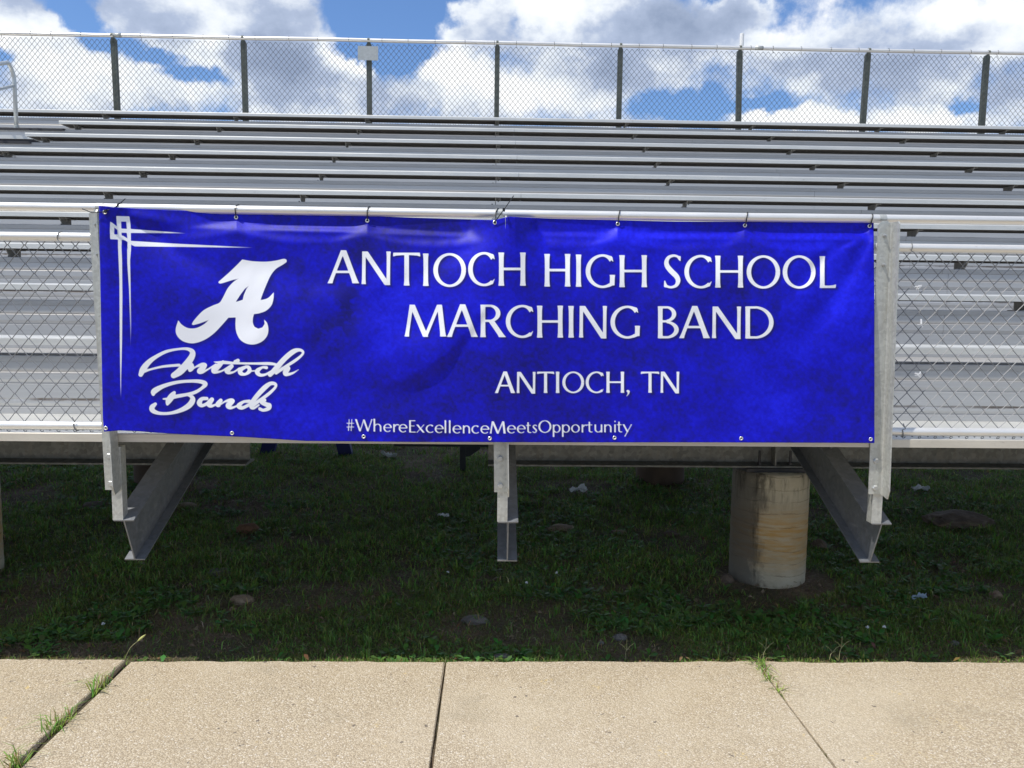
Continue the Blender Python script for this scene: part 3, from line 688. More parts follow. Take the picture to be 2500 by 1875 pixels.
b = MB(); b.prism([(x0_[0], FY-0.03, x1_[2]), (x1_[0], FY-0.03, x1_[2]-0.005), (x1_[0]+0.002, FY-0.028, x0_[2]), (x0_[0]+0.004, FY-0.028, x0_[2]+0.003)], (0, 0.004, 0))
sg = tag(b.build('sign', M_SIGN, loc=(float(x0_[0]), FY-0.03, float(x1_[2]))), 'faded blank grey plate hung on a fence post', 'sign')
xp = float(at_y(1811, 95, FY+0.11)[0]); zt = float(at_y(1811, 82, FY+0.11)[2])
b = MB(); b.tube([(xp, FY+0.11, H+1.2), (xp, FY+0.11, zt-0.004), (xp, FY+0.11, zt)], [0.031, 0.031, 0.026], 12); tag(b.build('pipe', M_WHITE, None, False, loc=(xp, FY+0.11, H+2.4)), 'white upright pipe sticking up above the fence rail at a post', 'pipe')

# ------------------------------------------------------------------ banner: printing
R_X0, R_Y0, R_W, R_H = 225, 490, 1930, 610           # drawing sheet in photo pixels
INK = np.full((R_H, R_W), -30.0, np.float32)
def fill_poly(pts, buf=INK, hole=False):
    P = np.asarray(pts, float); n = len(P)
    a = np.floor(P.min(0))-14; c = np.ceil(P.max(0))+14
    i0, j0 = int(max(a[0]-R_X0, 0)), int(max(a[1]-R_Y0, 0)); i1, j1 = int(min(c[0]-R_X0, R_W)), int(min(c[1]-R_Y0, R_H))
    if i1 <= i0 or j1 <= j0: return
    X, Y = np.meshgrid(np.arange(i0, i1)+R_X0, np.arange(j0, j1)+R_Y0); d2 = np.full(X.shape, 1e9); wn = np.zeros(X.shape, int)
    for k_ in range(n):
        (xa, ya), (xb, yb) = P[k_], P[(k_+1) % n]; ex, ey = xb-xa, yb-ya; L2 = ex*ex+ey*ey
        if L2 < 1e-9: continue
        t = np.clip(((X-xa)*ex+(Y-ya)*ey)/L2, 0, 1); d2 = np.minimum(d2, (X-xa-t*ex)**2+(Y-ya-t*ey)**2)
        cr = ex*(Y-ya)-ey*(X-xa); wn += ((ya <= Y) & (yb > Y) & (cr > 0)).astype(int)-((ya > Y) & (yb <= Y) & (cr < 0)).astype(int)
    sdf = np.sqrt(d2)*np.where(wn != 0, 1, -1)
    sub = buf[j0:j1, i0:i1]
    if hole: np.minimum(sub, -sdf, out=sub)
    else: np.maximum(sub, sdf.astype(np.float32), out=sub)
def catmull(P, n=8, closed=False):
    P = np.asarray(P, float); Q = np.vstack([P[-1:], P, P[:2]]) if closed else np.vstack([2*P[0]-P[1], P, 2*P[-1]-P[-2]])
    o = []
    for i in range(1, len(Q)-2):
        t = np.linspace(0, 1, n, endpoint=False)[:, None]; p0, p1, p2, p3 = Q[i-1:i+3]
        o.append(0.5*((2*p1)+(-p0+p2)*t+(2*p0-5*p1+4*p2-p3)*t*t+(-p0+3*p1-3*p2+p3)*t**3))
    o = np.vstack(o)
    return o if closed else np.vstack([o, P[-1:]])
def ribbon(C, w, caps=True):
    """outline of a pen stroke with centre line C and full widths w"""
    C = np.asarray(C, float); w = np.asarray(w, float); T = np.gradient(C, axis=0); T /= np.linalg.norm(T, axis=1)[:, None]+1e-9
    N = np.stack([-T[:, 1], T[:, 0]], -1); L = C+N*w[:, None]/2; R = C-N*w[:, None]/2
    polys = [np.vstack([L, R[::-1]])]
    return polys
def stroke(pts, fx, n=8, rnd=True):
    """pts (x, y, width) in drawing units, fx maps to pixels (position, scale)"""
    P = catmull(np.asarray(pts, float), n); C = np.array([fx(p[0], p[1]) for p in P]); s = np.linalg.norm(np.subtract(fx(1, 0), fx(0, 0)))
    w = P[:, 2]*s
    for i in range(len(C)-1):                      # as a chain of tapering pieces: no self-crossing trouble
        a, b_ = C[i], C[i+1]; d = b_-a; L = np.hypot(*d)
        if L < 1e-6: continue
        nx, ny = -d[1]/L, d[0]/L
        fill_poly([(a[0]+nx*w[i]/2, a[1]+ny*w[i]/2), (b_[0]+nx*w[i+1]/2, b_[1]+ny*w[i+1]/2), (b_[0]-nx*w[i+1]/2, b_[1]-ny*w[i+1]/2), (a[0]-nx*w[i]/2, a[1]-ny*w[i]/2)])
    for i in range(0, len(C)):
        if rnd or 0 < i < len(C)-1:
            t = np.arange(12)/12*2*math.pi; fill_poly(np.stack([C[i][0]+w[i]/2*np.cos(t), C[i][1]+w[i]/2*np.sin(t)], -1))
# --- flared roman capitals, drawn on a box: x 0..1 across the letter, y 0..1 baseline to cap line; widths in cap heights
TK, TN = 0.138, 0.072
def glyph(ch, x0, x1, yt, yb):
    S = yb-yt; Wd = (x1-x0)/S                       # S: cap height in px, Wd: width in cap heights
    def pt(x, y): return (x0+x*S, yb-y*S)
    def poly(P, hole=False): fill_poly([pt(*p) for p in P], hole=hole)
    FL = [(0.0, 1.32), (0.05, 1.14), (0.16, 1.02), (0.5, 0.98), (0.84, 1.02), (0.95, 1.14), (1.0, 1.32)]
    def stem(xa, ya, xb, yb_, w, fa=1.0, fb=1.0):
        """vertical or slanted stem, cut level; flares at both ends"""
        L, R = [], []
        for t, f in FL:
            g = 1+(f-1)*(fa if t < 0.5 else fb); x = xa+(xb-xa)*t; y = ya+(yb_-ya)*t
            L.append((x-w*g/2, y)); R.append((x+w*g/2, y))
        poly(L+R[::-1])
    def bar(xa, xb, y, w): poly([(xa, y-w/2), (xb, y-w/2), (xb, y+w/2), (xa, y+w/2)])
    def arc(cx, cy, rx, ry, a0, a1, tk, tn, n=40, end0=1.0, end1=1.0):
        """thick-and-thin bowl, heavy at the sides"""
        out_, in_ = [], []
        for t in np.linspace(0, 1, n):
            a = math.radians(a0+(a1-a0)*t); w = tn+(tk-tn)*abs(math.cos(a))**1.4
            w *= 1+(end0-1)*max(0, 1-t/0.12)+(end1-1)*max(0, (t-0.88)/0.12)
            c, s = math.cos(a), math.sin(a); out_.append((cx+rx*c, cy+ry*s)); in_.append((cx+(rx-w)*c, cy+(ry-w*0.98)*s))
        poly(out_+in_[::-1])
    XH = 0.655
    if ch == 'A':
        stem(0.075, 0, 0.485*Wd, 1.0, 0.115, 1.2, 0.0); stem(Wd-0.105, 0, 0.505*Wd, 1.0, 0.165, 0.9, 0.0); bar(0.22*Wd, 0.76*Wd, 0.345, TN*0.95)
    elif ch == 'N':
        stem(0.055, 0, 0.065, 1.0, 0.105, 1.1, 0.2); stem(Wd-0.085, -0.03, 0.095, 1.0, 0.175, 0.0, 0.0); stem(Wd-0.065, -0.03, Wd-0.055, 1.0, 0.105, 0.1, 1.1)
    elif ch == 'T':
        stem(Wd/2, 0, Wd/2, 0.97, TK, 1, 0.0); poly([(0.01, 1.0), (Wd-0.01, 1.0), (Wd+0.0, 0.885), (Wd-0.10, 0.915), (Wd*0.62, 0.93), (Wd*0.38, 0.93), (0.10, 0.915), (0.0, 0.885)])
    elif ch == 'I': stem(Wd/2, 0, Wd/2, 1.0, min(TK, Wd*0.80))
    elif ch == 'O': arc(Wd/2, 0.5, Wd/2, 0.52, 0, 360.001, TK, 0.07, 72)
    elif ch == 'C':
        R_ = Wd*0.60; arc(R_, 0.5, R_, 0.52, 50, 305, TK, 0.07, 56, 1.5, 1.1)
        poly([(Wd*0.80, 0.985), (Wd*0.95, 0.95), (Wd*1.0, 0.80), (Wd*0.975, 0.80), (Wd*0.90, 0.875), (Wd*0.78, 0.925)]); poly([(Wd*0.78, 0.02), (Wd*0.92, 0.045), (Wd*1.0, 0.20), (Wd*0.985, 0.205), (Wd*0.88, 0.115), (Wd*0.76, 0.075)])
    elif ch == 'G':
        R_ = Wd*0.57; arc(R_, 0.5, R_, 0.52, 52, 300, TK, 0.07, 56, 1.5, 1.0)
        poly([(Wd*0.76, 0.99), (Wd*0.89, 0.955), (Wd*0.935, 0.80), (Wd*0.91, 0.80), (Wd*0.84, 0.88), (Wd*0.74, 0.93)])
        stem(Wd-0.095, 0.06, Wd-0.085, 0.385, 0.145, 0.0, 0.9); poly([(Wd*0.6, -0.018), (Wd*0.8, 0.015), (Wd-0.02, 0.085), (Wd-0.14, 0.13), (Wd*0.75, 0.085), (Wd*0.6, 0.05)])
    elif ch == 'H': stem(0.085, 0, 0.085, 1, TK); stem(Wd-0.085, 0, Wd-0.085, 1, TK); bar(0.1, Wd-0.1, 0.505, 0.074)
    elif ch == 'L': stem(0.085, 0, 0.085, 1, TK, 0.6, 1); poly([(0.02, 0), (Wd-0.02, 0), (Wd, 0.115), (Wd-0.1, 0.085), (0.3, 0.072), (0.1, 0.074)])
    elif ch == 'M':
        stem(0.065, 0, 0.215, 1.0, 0.11, 1.1, 0.1); stem(Wd*0.51, -0.01, 0.235, 1.0, 0.165, 0.0, 0.0); stem(Wd*0.505, -0.01, Wd-0.225, 1.0, 0.105, 0.0, 0.0); stem(Wd-0.085, 0, Wd-0.20, 1.0, 0.155, 0.9, 0.0)
    elif ch == 'R':
        stem(0.085, 0, 0.085, 1, TK, 1, 0.5); arc(0.30, 0.735, Wd*0.805-0.30, 0.265, -90, 90, TK, 0.065, 30); bar(0.06, 0.31, 0.968, 0.066); bar(0.1, 0.31, 0.503, 0.066)
        stem(Wd-0.085, 0, 0.34, 0.50, 0.185, 0.8, 0.0)
    elif ch == 'B':
        stem(0.085, 0, 0.085, 1, TK, 0.5, 0.5); arc(0.28, 0.76, Wd*0.88-0.28, 0.245, -90, 90, TK*0.95, 0.065, 30); arc(0.28, 0.265, Wd-0.28, 0.272, -90, 90, TK, 0.065, 30)
        bar(0.03, 0.30, 0.970, 0.068); bar(0.1, 0.30, 0.530, 0.066); bar(0.02, 0.30, 0.028, 0.068)
    elif ch == 'D':
        stem(0.085, 0, 0.085, 1, TK, 0.5, 0.5); arc(0.32, 0.5, Wd-0.32, 0.51, -90, 90, TK, 0.068, 40); bar(0.03, 0.34, 0.972, 0.068); bar(0.02, 0.34, 0.026, 0.068)
    elif ch == 'S':
        def f(x, y): return pt(x*Wd, y)
        C = [(0.93, 0.90, 0.07), (0.78, 0.965, 0.07), (0.55, 0.985, 0.075), (0.28, 0.93, 0.10), (0.15, 0.80, 0.13), (0.20, 0.66, 0.15), (0.45, 0.50, 0.16), (0.74, 0.35, 0.155), (0.84, 0.21, 0.14), (0.73, 0.07, 0.10), (0.45, 0.01, 0.07), (0.2, 0.035, 0.07), (0.05, 0.10, 0.07)]
        P = catmull(C, 8); W_ = P[:, 2]*S; Q = np.array([f(p[0], p[1]) for p in P])
        for i in range(len(Q)-1):
            d = Q[i+1]-Q[i]; L_ = np.hypot(*d)+1e-9; nn = np.array([-d[1], d[0]])/L_
            fill_poly([Q[i]+nn*W_[i]/2, Q[i+1]+nn*W_[i+1]/2, Q[i+1]-nn*W_[i+1]/2, Q[i]-nn*W_[i]/2])
            t = np.arange(10)/10*2*math.pi; fill_poly(np.stack([Q[i][0]+W_[i]/2*np.cos(t), Q[i][1]+W_[i]/2*np.sin(t)], -1)) if 0 < i else None
        poly([(Wd*0.84, 0.975), (Wd*1.0, 0.97), (Wd*0.985, 0.82), (Wd*0.95, 0.82), (Wd*0.82, 0.89)]); poly([(Wd*0.0, 0.02), (Wd*0.02, 0.215), (Wd*0.06, 0.215), (Wd*0.17, 0.09), (Wd*0.16, -0.0)])
    elif ch == ',':
        poly([(0.0, 0.08), (0.05, 0.13), (0.13, 0.12), (0.165, 0.05), (0.13, -0.06), (0.03, -0.18), (0.0, -0.165), (0.07, -0.05), (0.06, 0.01)])
    elif ch == '#':
        for xx in (0.30, 0.66): stem(xx*Wd-0.03, 0.0, xx*Wd+0.03, 0.98, 0.062, 0.2, 0.2)
        bar(0.0, Wd, 0.64, 0.058); bar(0.0, Wd, 0.33, 0.058)
    elif ch == 'W':
        stem(Wd*0.285, 0, 0.065, 1, 0.135, 0, 0.9); stem(Wd*0.285, 0, Wd*0.50, 0.97, 0.085, 0, 0.2); stem(Wd*0.735, 0, Wd*0.50, 0.97, 0.135, 0, 0.3); stem(Wd*0.735, 0, Wd-0.05, 1, 0.085, 0, 1.0)
    elif ch == 'E': stem(0.085, 0, 0.085, 1, 0.13, 0.5, 0.5); bar(0.03, Wd-0.01, 0.968, 0.066); bar(0.1, Wd*0.86, 0.53, 0.06); bar(0.03, Wd, 0.032, 0.066)
    elif ch == 'l': stem(Wd/2, 0, Wd/2, 1.06, 0.118, 0.6, 0.6)
    elif ch == 'i': stem(Wd/2, 0, Wd/2, XH, 0.118, 0.6, 0.6); arc(Wd/2, 0.90, 0.068, 0.068, 0, 360.001, 0.068, 0.068, 16)
    elif ch == 'h': stem(0.065, 0, 0.065, 1.06, 0.118, 0.6, 0.6); arc(Wd*0.52, XH-0.285, Wd*0.48, 0.285, 0, 150, 0.118, 0.07, 26); stem(Wd-0.06, 0, Wd-0.06, XH-0.26, 0.118, 0.6, 0)
    elif ch in ('n', 'r'):
        stem(0.065, 0, 0.065, XH, 0.118, 0.6, 0.4)
        if ch == 'n': arc(Wd*0.52, XH-0.285, Wd*0.48, 0.285, 0, 150, 0.118, 0.07, 26); stem(Wd-0.06, 0, Wd-0.06, XH-0.26, 0.118, 0.6, 0)
        else: arc(Wd*0.78, XH-0.29, Wd*0.60, 0.29, 55, 155, 0.11, 0.075, 16, 1.4)
    elif ch == 'u': stem(0.065, 0.24, 0.065, XH, 0.118, 0, 0.6); arc(Wd*0.48, 0.275, Wd*0.48, 0.285, 180, 330, 0.118, 0.07, 26); stem(Wd-0.065, 0, Wd-0.065, XH, 0.118, 0.6, 0.6)
    elif ch == 'o': arc(Wd/2, XH/2, Wd/2, XH/2+0.015, 0, 360.001, 0.118, 0.065, 50)
    elif ch == 'e': arc(Wd*0.52, XH/2, Wd*0.52, XH/2+0.015, 0, 315, 0.118, 0.065, 44, 1.0, 0.9); bar(0.08, Wd*0.97, XH*0.53, 0.06)
    elif ch == 'c': arc(Wd*0.58, XH/2, Wd*0.58, XH/2+0.015, 50, 312, 0.118, 0.068, 40, 1.5, 0.9)
    elif ch == 'p': stem(0.065, -0.36, 0.065, XH, 0.118, 0.6, 0.4); arc(Wd*0.5, XH/2, Wd*0.5, XH/2+0.015, -150, 150, 0.118, 0.066, 40)
    elif ch == 't': stem(Wd*0.42, 0.12, Wd*0.42, 0.88, 0.112, 0, 0.2); bar(0.0, Wd*0.95, XH-0.035, 0.066); arc(Wd*0.42+0.17, 0.16, 0.226, 0.168, 180, 300, 0.112, 0.07, 14)
    elif ch == 'x': stem(Wd-0.085, 0, 0.085, XH, 0.15, 0.7, 0.7); stem(0.06, 0, Wd-0.06, XH, 0.085, 0.9, 0.9)
    elif ch == 'y': stem(Wd*0.52, 0.02, 0.07, XH, 0.135, 0, 0.9); stem(Wd*0.22, -0.36, Wd-0.055, XH, 0.085, 0.5, 0.9)
    elif ch == 's':
        C = [(0.92, 0.56, 0.07), (0.62, 0.635, 0.07), (0.3, 0.60, 0.09), (0.2, 0.48, 0.11), (0.5, 0.34, 0.12), (0.80, 0.20, 0.11), (0.68, 0.06, 0.09), (0.35, 0.025, 0.07), (0.05, 0.10, 0.07)]
        stroke([(p[0]*Wd, p[1], p[2]) for p in C], lambda x, y: pt(x, y), 5, False)
def letters(spec):
    for ch, a, c, t, bt in spec: glyph(ch, a, c, t, bt)
letters([('A', 799.5, 877, 611, 691.5), ('N', 883.5, 953, 614, 693.5), ('T', 959.5, 1026, 617, 697), ('I', 1031, 1048, 619, 698), ('O', 1058, 1137.5, 619.5, 699), ('C', 1143, 1208, 617, 697), ('H', 1217, 1283.5, 616.5, 697.5),
         ('H', 1329, 1392.5, 620, 699.5), ('I', 1404.5, 1420.5, 621.5, 700), ('G', 1430, 1502, 622.5, 701.5), ('H', 1512, 1579.5, 623, 701),
         ('S', 1621, 1662, 623, 702), ('C', 1671, 1738, 624, 702.5), ('H', 1746, 1814.5, 624.3, 702), ('O', 1823, 1904.5, 625, 703), ('O', 1911, 1991, 625, 703), ('L', 2001, 2041.5, 625.5, 703)])
letters([('M', 988, 1088.5, 744, 821.5), ('A', 1091, 1167, 743, 822.5), ('R', 1172.5, 1233.5, 744, 823), ('C', 1235, 1302, 746, 823.5), ('H', 1311, 1374.5, 746.3, 824.2), ('I', 1386.5, 1402, 747, 824.2), ('N', 1414.5, 1481, 747, 824), ('G', 1490.5, 1563, 748, 825),
         ('B', 1605.5, 1657, 748, 825.5), ('A', 1658, 1733.5, 747, 825.5), ('N', 1739, 1808.5, 748.5, 825.3), ('D', 1819, 1888.5, 748.5, 825.8)])
letters([('A', 1208, 1258, 907, 959.5), ('N', 1262, 1307, 908, 959.5), ('T', 1311, 1353, 907.5, 959.3), ('I', 1356.3, 1366.5, 907.5, 959.3), ('O', 1373, 1426, 908, 958.8), ('C', 1430, 1474, 908, 958.8), ('H', 1480, 1524, 907.5, 959),
         (',', 1529, 1539, 907, 958.6), ('T', 1564.5, 1609.5, 907.5, 958.8), ('N', 1613, 1658, 907.5, 958.8)])
TAGL = [('#', 846, 864.5), ('W', 867, 909.5), ('h', 912, 931), ('e', 936, 956), ('r', 960, 972.8), ('e', 973.5, 994), ('E', 998.5, 1014.6), ('x', 1016, 1037), ('c', 1039.5, 1059), ('e', 1061.5, 1082.4), ('l', 1085, 1089.9), ('l', 1095.5, 1100.4), ('e', 1105, 1126), ('n', 1130, 1147.5), ('c', 1151, 1170), ('e', 1173, 1194), ('M', 1196, 1234.5), ('e', 1238, 1259), ('e', 1262, 1282.7), ('t', 1284, 1296.5), ('s', 1299.5, 1312), ('O', 1314.5, 1346), ('p', 1349.5, 1368.5), ('p', 1372, 1391.5), ('o', 1394.5, 1415.6), ('r', 1420, 1432.5), ('t', 1433, 1447), ('u', 1451.5, 1470.5), ('n', 1475, 1493), ('i', 1499, 1504), ('t', 1506, 1518.5), ('y', 1520, 1543.5)]
for ch, a, c in TAGL:
    bl = float(np.interp((a+c)/2, [846, 1000, 1130, 1210, 1330, 1543], [1052, 1055.5, 1058, 1058.3, 1056.2, 1055.2])); glyph(ch, a, c, bl-29.5, bl)
INK_CAPS = INK.copy()
# --- brush script
def fz(x, y): return (320+x/5.027, 830+y/5.027)
SCRIPT = [
 [(118, 425, 52), (150, 355, 66), (215, 275, 58), (300, 210, 46), (430, 143, 38), (580, 112, 30), (690, 110, 38), (752, 145, 56), (745, 205, 66), (680, 300, 74), (600, 385, 76), (522, 436, 62)],
 [(150, 392, 34), (250, 358, 28), (400, 325, 32), (590, 308, 36)],
 [(745, 305, 44), (735, 340, 68), (722, 372, 42)], [(735, 376, 16), (800, 328, 26), (868, 303, 44), (908, 308, 46), (880, 345, 58), (838, 384, 56), (875, 397, 34), (950, 356, 24), (1040, 300, 26)],
 [(1128, 268, 38), (1075, 318, 58), (1018, 370, 62), (1035, 394, 40), (1110, 382, 26), (1210, 322, 26)], [(1015, 268, 10), (1058, 274, 26), (1150, 276, 40), (1290, 285, 30), (1500, 289, 30), (1700, 290, 38), (1800, 304, 26)],
 [(1272, 264, 34), (1312, 252, 44)], [(1236, 322, 46), (1180, 372, 60), (1200, 402, 40), (1262, 392, 26), (1330, 345, 24)],
 [(1408, 330, 36), (1345, 365, 52), (1345, 408, 50), (1400, 420, 34), (1452, 382, 48), (1445, 338, 42), (1408, 330, 36)], [(1460, 385, 20), (1530, 376, 20), (1560, 372, 20)],
 [(1662, 340, 40), (1608, 338, 32), (1548, 384, 54), (1578, 428, 42), (1648, 424, 32), (1740, 372, 26)],
 [(1706, 428, 50), (1790, 335, 58), (1890, 225, 58), (1990, 143, 56), (2062, 122, 40), (2108, 142, 34), (2098, 182, 32), (2020, 248, 38), (1900, 325, 38), (1780, 405, 40)],
 [(1790, 400, 22), (1868, 345, 38), (1930, 345, 46), (1895, 395, 58), (1905, 424, 42), (1980, 408, 30), (2056, 364, 12)],
 [(272, 668, 40), (285, 628, 62), (400, 565, 48), (560, 520, 40), (720, 505, 38), (850, 510, 46), (912, 540, 52), (870, 590, 40), (790, 640, 42), (690, 668, 40), (560, 692, 44), (470, 718, 36), (395, 724, 22)],
 [(530, 645, 40), (500, 690, 66), (462, 745, 64), (445, 788, 36)],
 [(680, 672, 26), (738, 692, 42), (756, 738, 60), (710, 805, 62), (610, 862, 50), (480, 898, 38), (350, 900, 40), (268, 868, 54), (258, 826, 58), (298, 786, 40)],
 [(930, 718, 40), (868, 724, 46), (838, 772, 58), (868, 806, 42), (935, 778, 40), (992, 730, 50), (955, 785, 58), (985, 812, 38), (1045, 790, 26)],
 [(1100, 742, 46), (1065, 790, 56), (1082, 808, 32)], [(1085, 804, 16), (1160, 752, 28), (1225, 740, 46), (1250, 752, 44), (1195, 802, 62), (1220, 832, 40), (1275, 820, 28), (1340, 782, 22)],
 [(1452, 752, 42), (1378, 760, 36), (1322, 808, 54), (1362, 834, 42), (1440, 800, 40)], [(1462, 790, 48), (1550, 680, 54), (1640, 585, 56), (1710, 535, 46), (1768, 540, 40), (1770, 580, 34), (1690, 660, 40), (1560, 755, 40), (1478, 815, 48), (1505, 838, 32), (1570, 798, 24)],
 [(1640, 738, 40), (1600, 762, 46), (1668, 795, 52), (1700, 800, 46), (1690, 838, 48), (1625, 862, 38), (1580, 846, 40)]]
for s_ in SCRIPT: stroke([(a, b_, w*(w/44.0)**0.32) for a, b_, w in s_], fz, 6)
# --- emblem: the big italic A
def fe(x, y): return (x*0.38584, 480+y*0.38584)
EMB = [(1533, 398), (1600, 409), (1680, 412), (1745, 405), (1795, 394), (1814, 400), (1813, 414), (1790, 430), (1745, 458), (1712, 500), (1685, 558), (1660, 620), (1648, 656), (1695, 642), (1733, 605), (1729, 652), (1716, 690), (1683, 722), (1640, 738), (1607, 743), (1600, 770), (1600, 800), (1610, 824), (1634, 836), (1660, 828), (1675, 805), (1671, 778), (1690, 800), (1698, 840), (1690, 880), (1660, 915), (1610, 935), (1560, 930), (1520, 905), (1497, 862), (1490, 815), (1492, 764), (1445, 766), (1402, 815), (1350, 868), (1290, 908), (1222, 928), (1160, 916), (1122, 882), (1112, 840), (1128, 782), (1150, 810), (1190, 832), (1240, 832), (1290, 808), (1325, 778), (1270, 800), (1222, 813), (1213, 808), (1230, 780), (1285, 722), (1345, 690), (1388, 672), (1410, 640), (1440, 582), (1475, 542), (1512, 517), (1460, 531), (1400, 549), (1382, 546), (1384, 538), (1400, 524), (1450, 480), (1500, 432)]
def soft(P, lim=0.62):
    P = np.asarray(P, float); n = len(P); d1 = P-np.roll(P, 1, 0); d2 = np.roll(P, -1, 0)-P
    ang = np.abs(np.arctan2(d1[:, 0]*d2[:, 1]-d1[:, 1]*d2[:, 0], (d1*d2).sum(1))); cs = [i for i in range(n) if ang[i] > lim]; o = []
    for a, b_ in zip(cs, cs[1:]+[cs[0]+n]):
        q = P[[i % n for i in range(a, b_+1)]]; o.append(catmull(q, 6)[:-1] if len(q) > 2 else q[:1])
    return np.vstack(o)
EBUF = np.full_like(INK, -30.0); fill_poly(soft([fe(*p) for p in EMB]), EBUF); fill_poly([fe(*p) for p in [(1576, 562), (1550, 582), (1520, 622), (1490, 668), (1536, 653), (1543, 622), (1558, 588)]], EBUF, True)
np.maximum(INK, EBUF, out=INK)
# --- corner ornament
def fc(x, y): return (220+x/4.88, 480+y/4.88)
ORN = [[(312, 232), (367, 232), (370, 330), (372, 400), (378, 512), (333, 512), (326, 400), (318, 330)], [(312, 232), (468, 236), (474, 297), (316, 297)], [(426, 236), (468, 236), (480, 330), (485, 420), (485, 590), (462, 560), (447, 535), (438, 430), (438, 380)],
       [(322, 380), (485, 386), (800, 410), (1140, 435), (800, 434), (485, 432), (374, 430)], [(240, 298), (288, 340), (288, 370), (285, 507), (240, 507), (236, 400)], [(240, 298), (262, 310), (340, 372), (378, 432), (345, 412), (288, 367)],
       [(240, 447), (340, 452), (400, 470), (445, 500), (490, 528), (1000, 560), (1990, 610), (1000, 598), (530, 592), (490, 572), (420, 522), (378, 512), (240, 507)],
       [(333, 500), (378, 500), (373, 600), (380, 760), (384, 1200), (380, 1700), (364, 2450), (354, 1700), (350, 1000), (340, 760), (333, 600)], [(448, 530), (488, 570), (486, 640), (476, 760), (480, 1000), (487, 1500), (486, 1790), (478, 1500), (464, 1100), (444, 800), (442, 640)]]
for P in ORN: fill_poly([fc(*p) for p in P])
# --- drop shadows printed under the lettering
def blur(a, r):
    for ax in (0, 1):
        p = np.pad(a, [(r, r) if i == ax else (0, 0) for i in (0, 1)], mode='edge'); c = np.cumsum(p, axis=ax); c = np.insert(c, 0, 0, axis=ax)
        n = a.shape[ax]; a = (np.take(c, range(2*r+1, 2*r+1+n), axis=ax)-np.take(c, range(0, n), axis=ax))/(2*r+1)
    return a
def shadow_of(sdf, dx, dy, r):
    m = np.clip(sdf+0.5, 0, 1); m = np.roll(np.roll(m, dy, 0), dx, 1); return blur(blur(m, r), r)
OTH = INK.copy(); OTH[INK_CAPS > -29] = -30
SHD = np.clip(np.maximum(shadow_of(INK_CAPS, 5, 5, 1)*0.85, shadow_of(OTH[:, :], 6, 7, 4)*0.75), 0, 1)
SHD[:, :] *= 1.0
GX, GY = np.meshgrid(np.arange(R_W)+R_X0, np.arange(R_H)+R_Y0)
SHD[(GX < 345) & (GY > 500)] *= 0.0; SHD[(GX < 640) & (GY < 634) & (GX+GY < 1120)] *= 0.0      # the ornament has none
# --- blotchy printed ground
g1 = fbm(GX/150.0, GY/150.0, 21, 6, 0.6); g2 = fbm(GX/34.0+0.7*g1*9, GY/34.0, 44, 5, 0.65); g3 = fbm(GX/7.0, GY/7.0, 91, 3, 0.7)
def gb(x, y, rx, ry): return np.exp(-(((GX-x)/rx)**2+((GY-y)/ry)**2))
dark = 0.9*gb(850, 740, 42, 90)+0.8*gb(800, 830, 40, 60)+0.75*gb(1060, 560, 120, 30)+0.65*gb(1480, 760, 150, 60)+0.6*gb(1290, 900, 50, 90)+0.8*gb(1212, 985, 30, 60)+0.5*gb(1830, 590, 60, 50)+0.55*gb(880, 620, 35, 70)+0.5*gb(900, 1000, 80, 40)+0.5*gb(1760, 950, 50, 90)+0.45*gb(2030, 800, 60, 40)+0.6*gb(275, 950, 30, 60)+0.4*gb(1620, 720, 60, 60)
lightp = 0.6*gb(470, 860, 90, 60)+0.6*gb(1640, 575, 200, 24)+0.5*gb(2050, 720, 80, 120)+0.5*gb(700, 1010, 120, 40)+0.45*gb(1000, 780, 160, 120)+0.4*gb(1900, 1000, 120, 50)+0.35*gb(1950, 880, 100, 60)
GRU = np.clip(0.40+(g1-0.5)*0.45+(g2-0.5)*0.40+(g3-0.5)*0.44+lightp*0.45-dark*(0.12+np.clip((g2-0.46)*6.0, 0, 1.0)*(0.6+0.8*g3))*0.42, 0, 1).astype(np.float32)

# ------------------------------------------------------------------ banner: cloth
TOPE = [(241, 502), (256, 503), (275, 506), (400, 512), (579, 519), (700, 522), (850, 525), (1000, 531), (1120, 535), (1208, 537), (1228, 532), (1243, 528.5), (1262, 530), (1350, 534), (1481, 537), (1650, 541), (1818, 541.5), (2000, 542), (2133, 541)]
BOTE = [(254, 1054), (290, 1051), (340, 1053), (380, 1056.5), (480, 1062), (597, 1067), (744, 1076.5), (1000, 1079), (1208, 1079.5), (1400, 1080), (1700, 1080), (2000, 1081), (2135, 1081.7)]
LEFE = [(502, 241), (560, 242.3), (634, 244), (827, 247.3), (1020, 251), (1054, 254)]
RIGE = [(541, 2133), (724, 2134.6), (900, 2135), (1081.7, 2135)]
def poly_ridge(px, py, pts):
    """distance to a polyline (signed: + to its right going along it) and the fraction along it"""
    P = np.asarray(pts, float); seg = np.diff(P, axis=0); L = np.hypot(seg[:, 0], seg[:, 1]); cum = np.concatenate([[0], np.cumsum(L)]); best = np.full(px.shape, 1e9); sd_ = np.zeros(px.shape); tt = np.zeros(px.shape)
    for i in range(len(seg)):
        t = np.clip(((px-P[i, 0])*seg[i, 0]+(py-P[i, 1])*seg[i, 1])/L[i]**2, 0, 1); dx = px-P[i, 0]-t*seg[i, 0]; dy = py-P[i, 1]-t*seg[i, 1]; d = np.hypot(dx, dy)
        m = d < best; best = np.where(m, d, best); sd_ = np.where(m, d*np.sign(seg[i, 0]*dy-seg[i, 1]*dx), sd_); tt = np.where(m, (cum[i]+t*L[i])/cum[-1], tt)
    return sd_, tt
GROM_T = [(257, 518), (577, 531), (897, 539), (1208, 543.5), (1508, 547), (1818, 550.5), (2122, 552)]
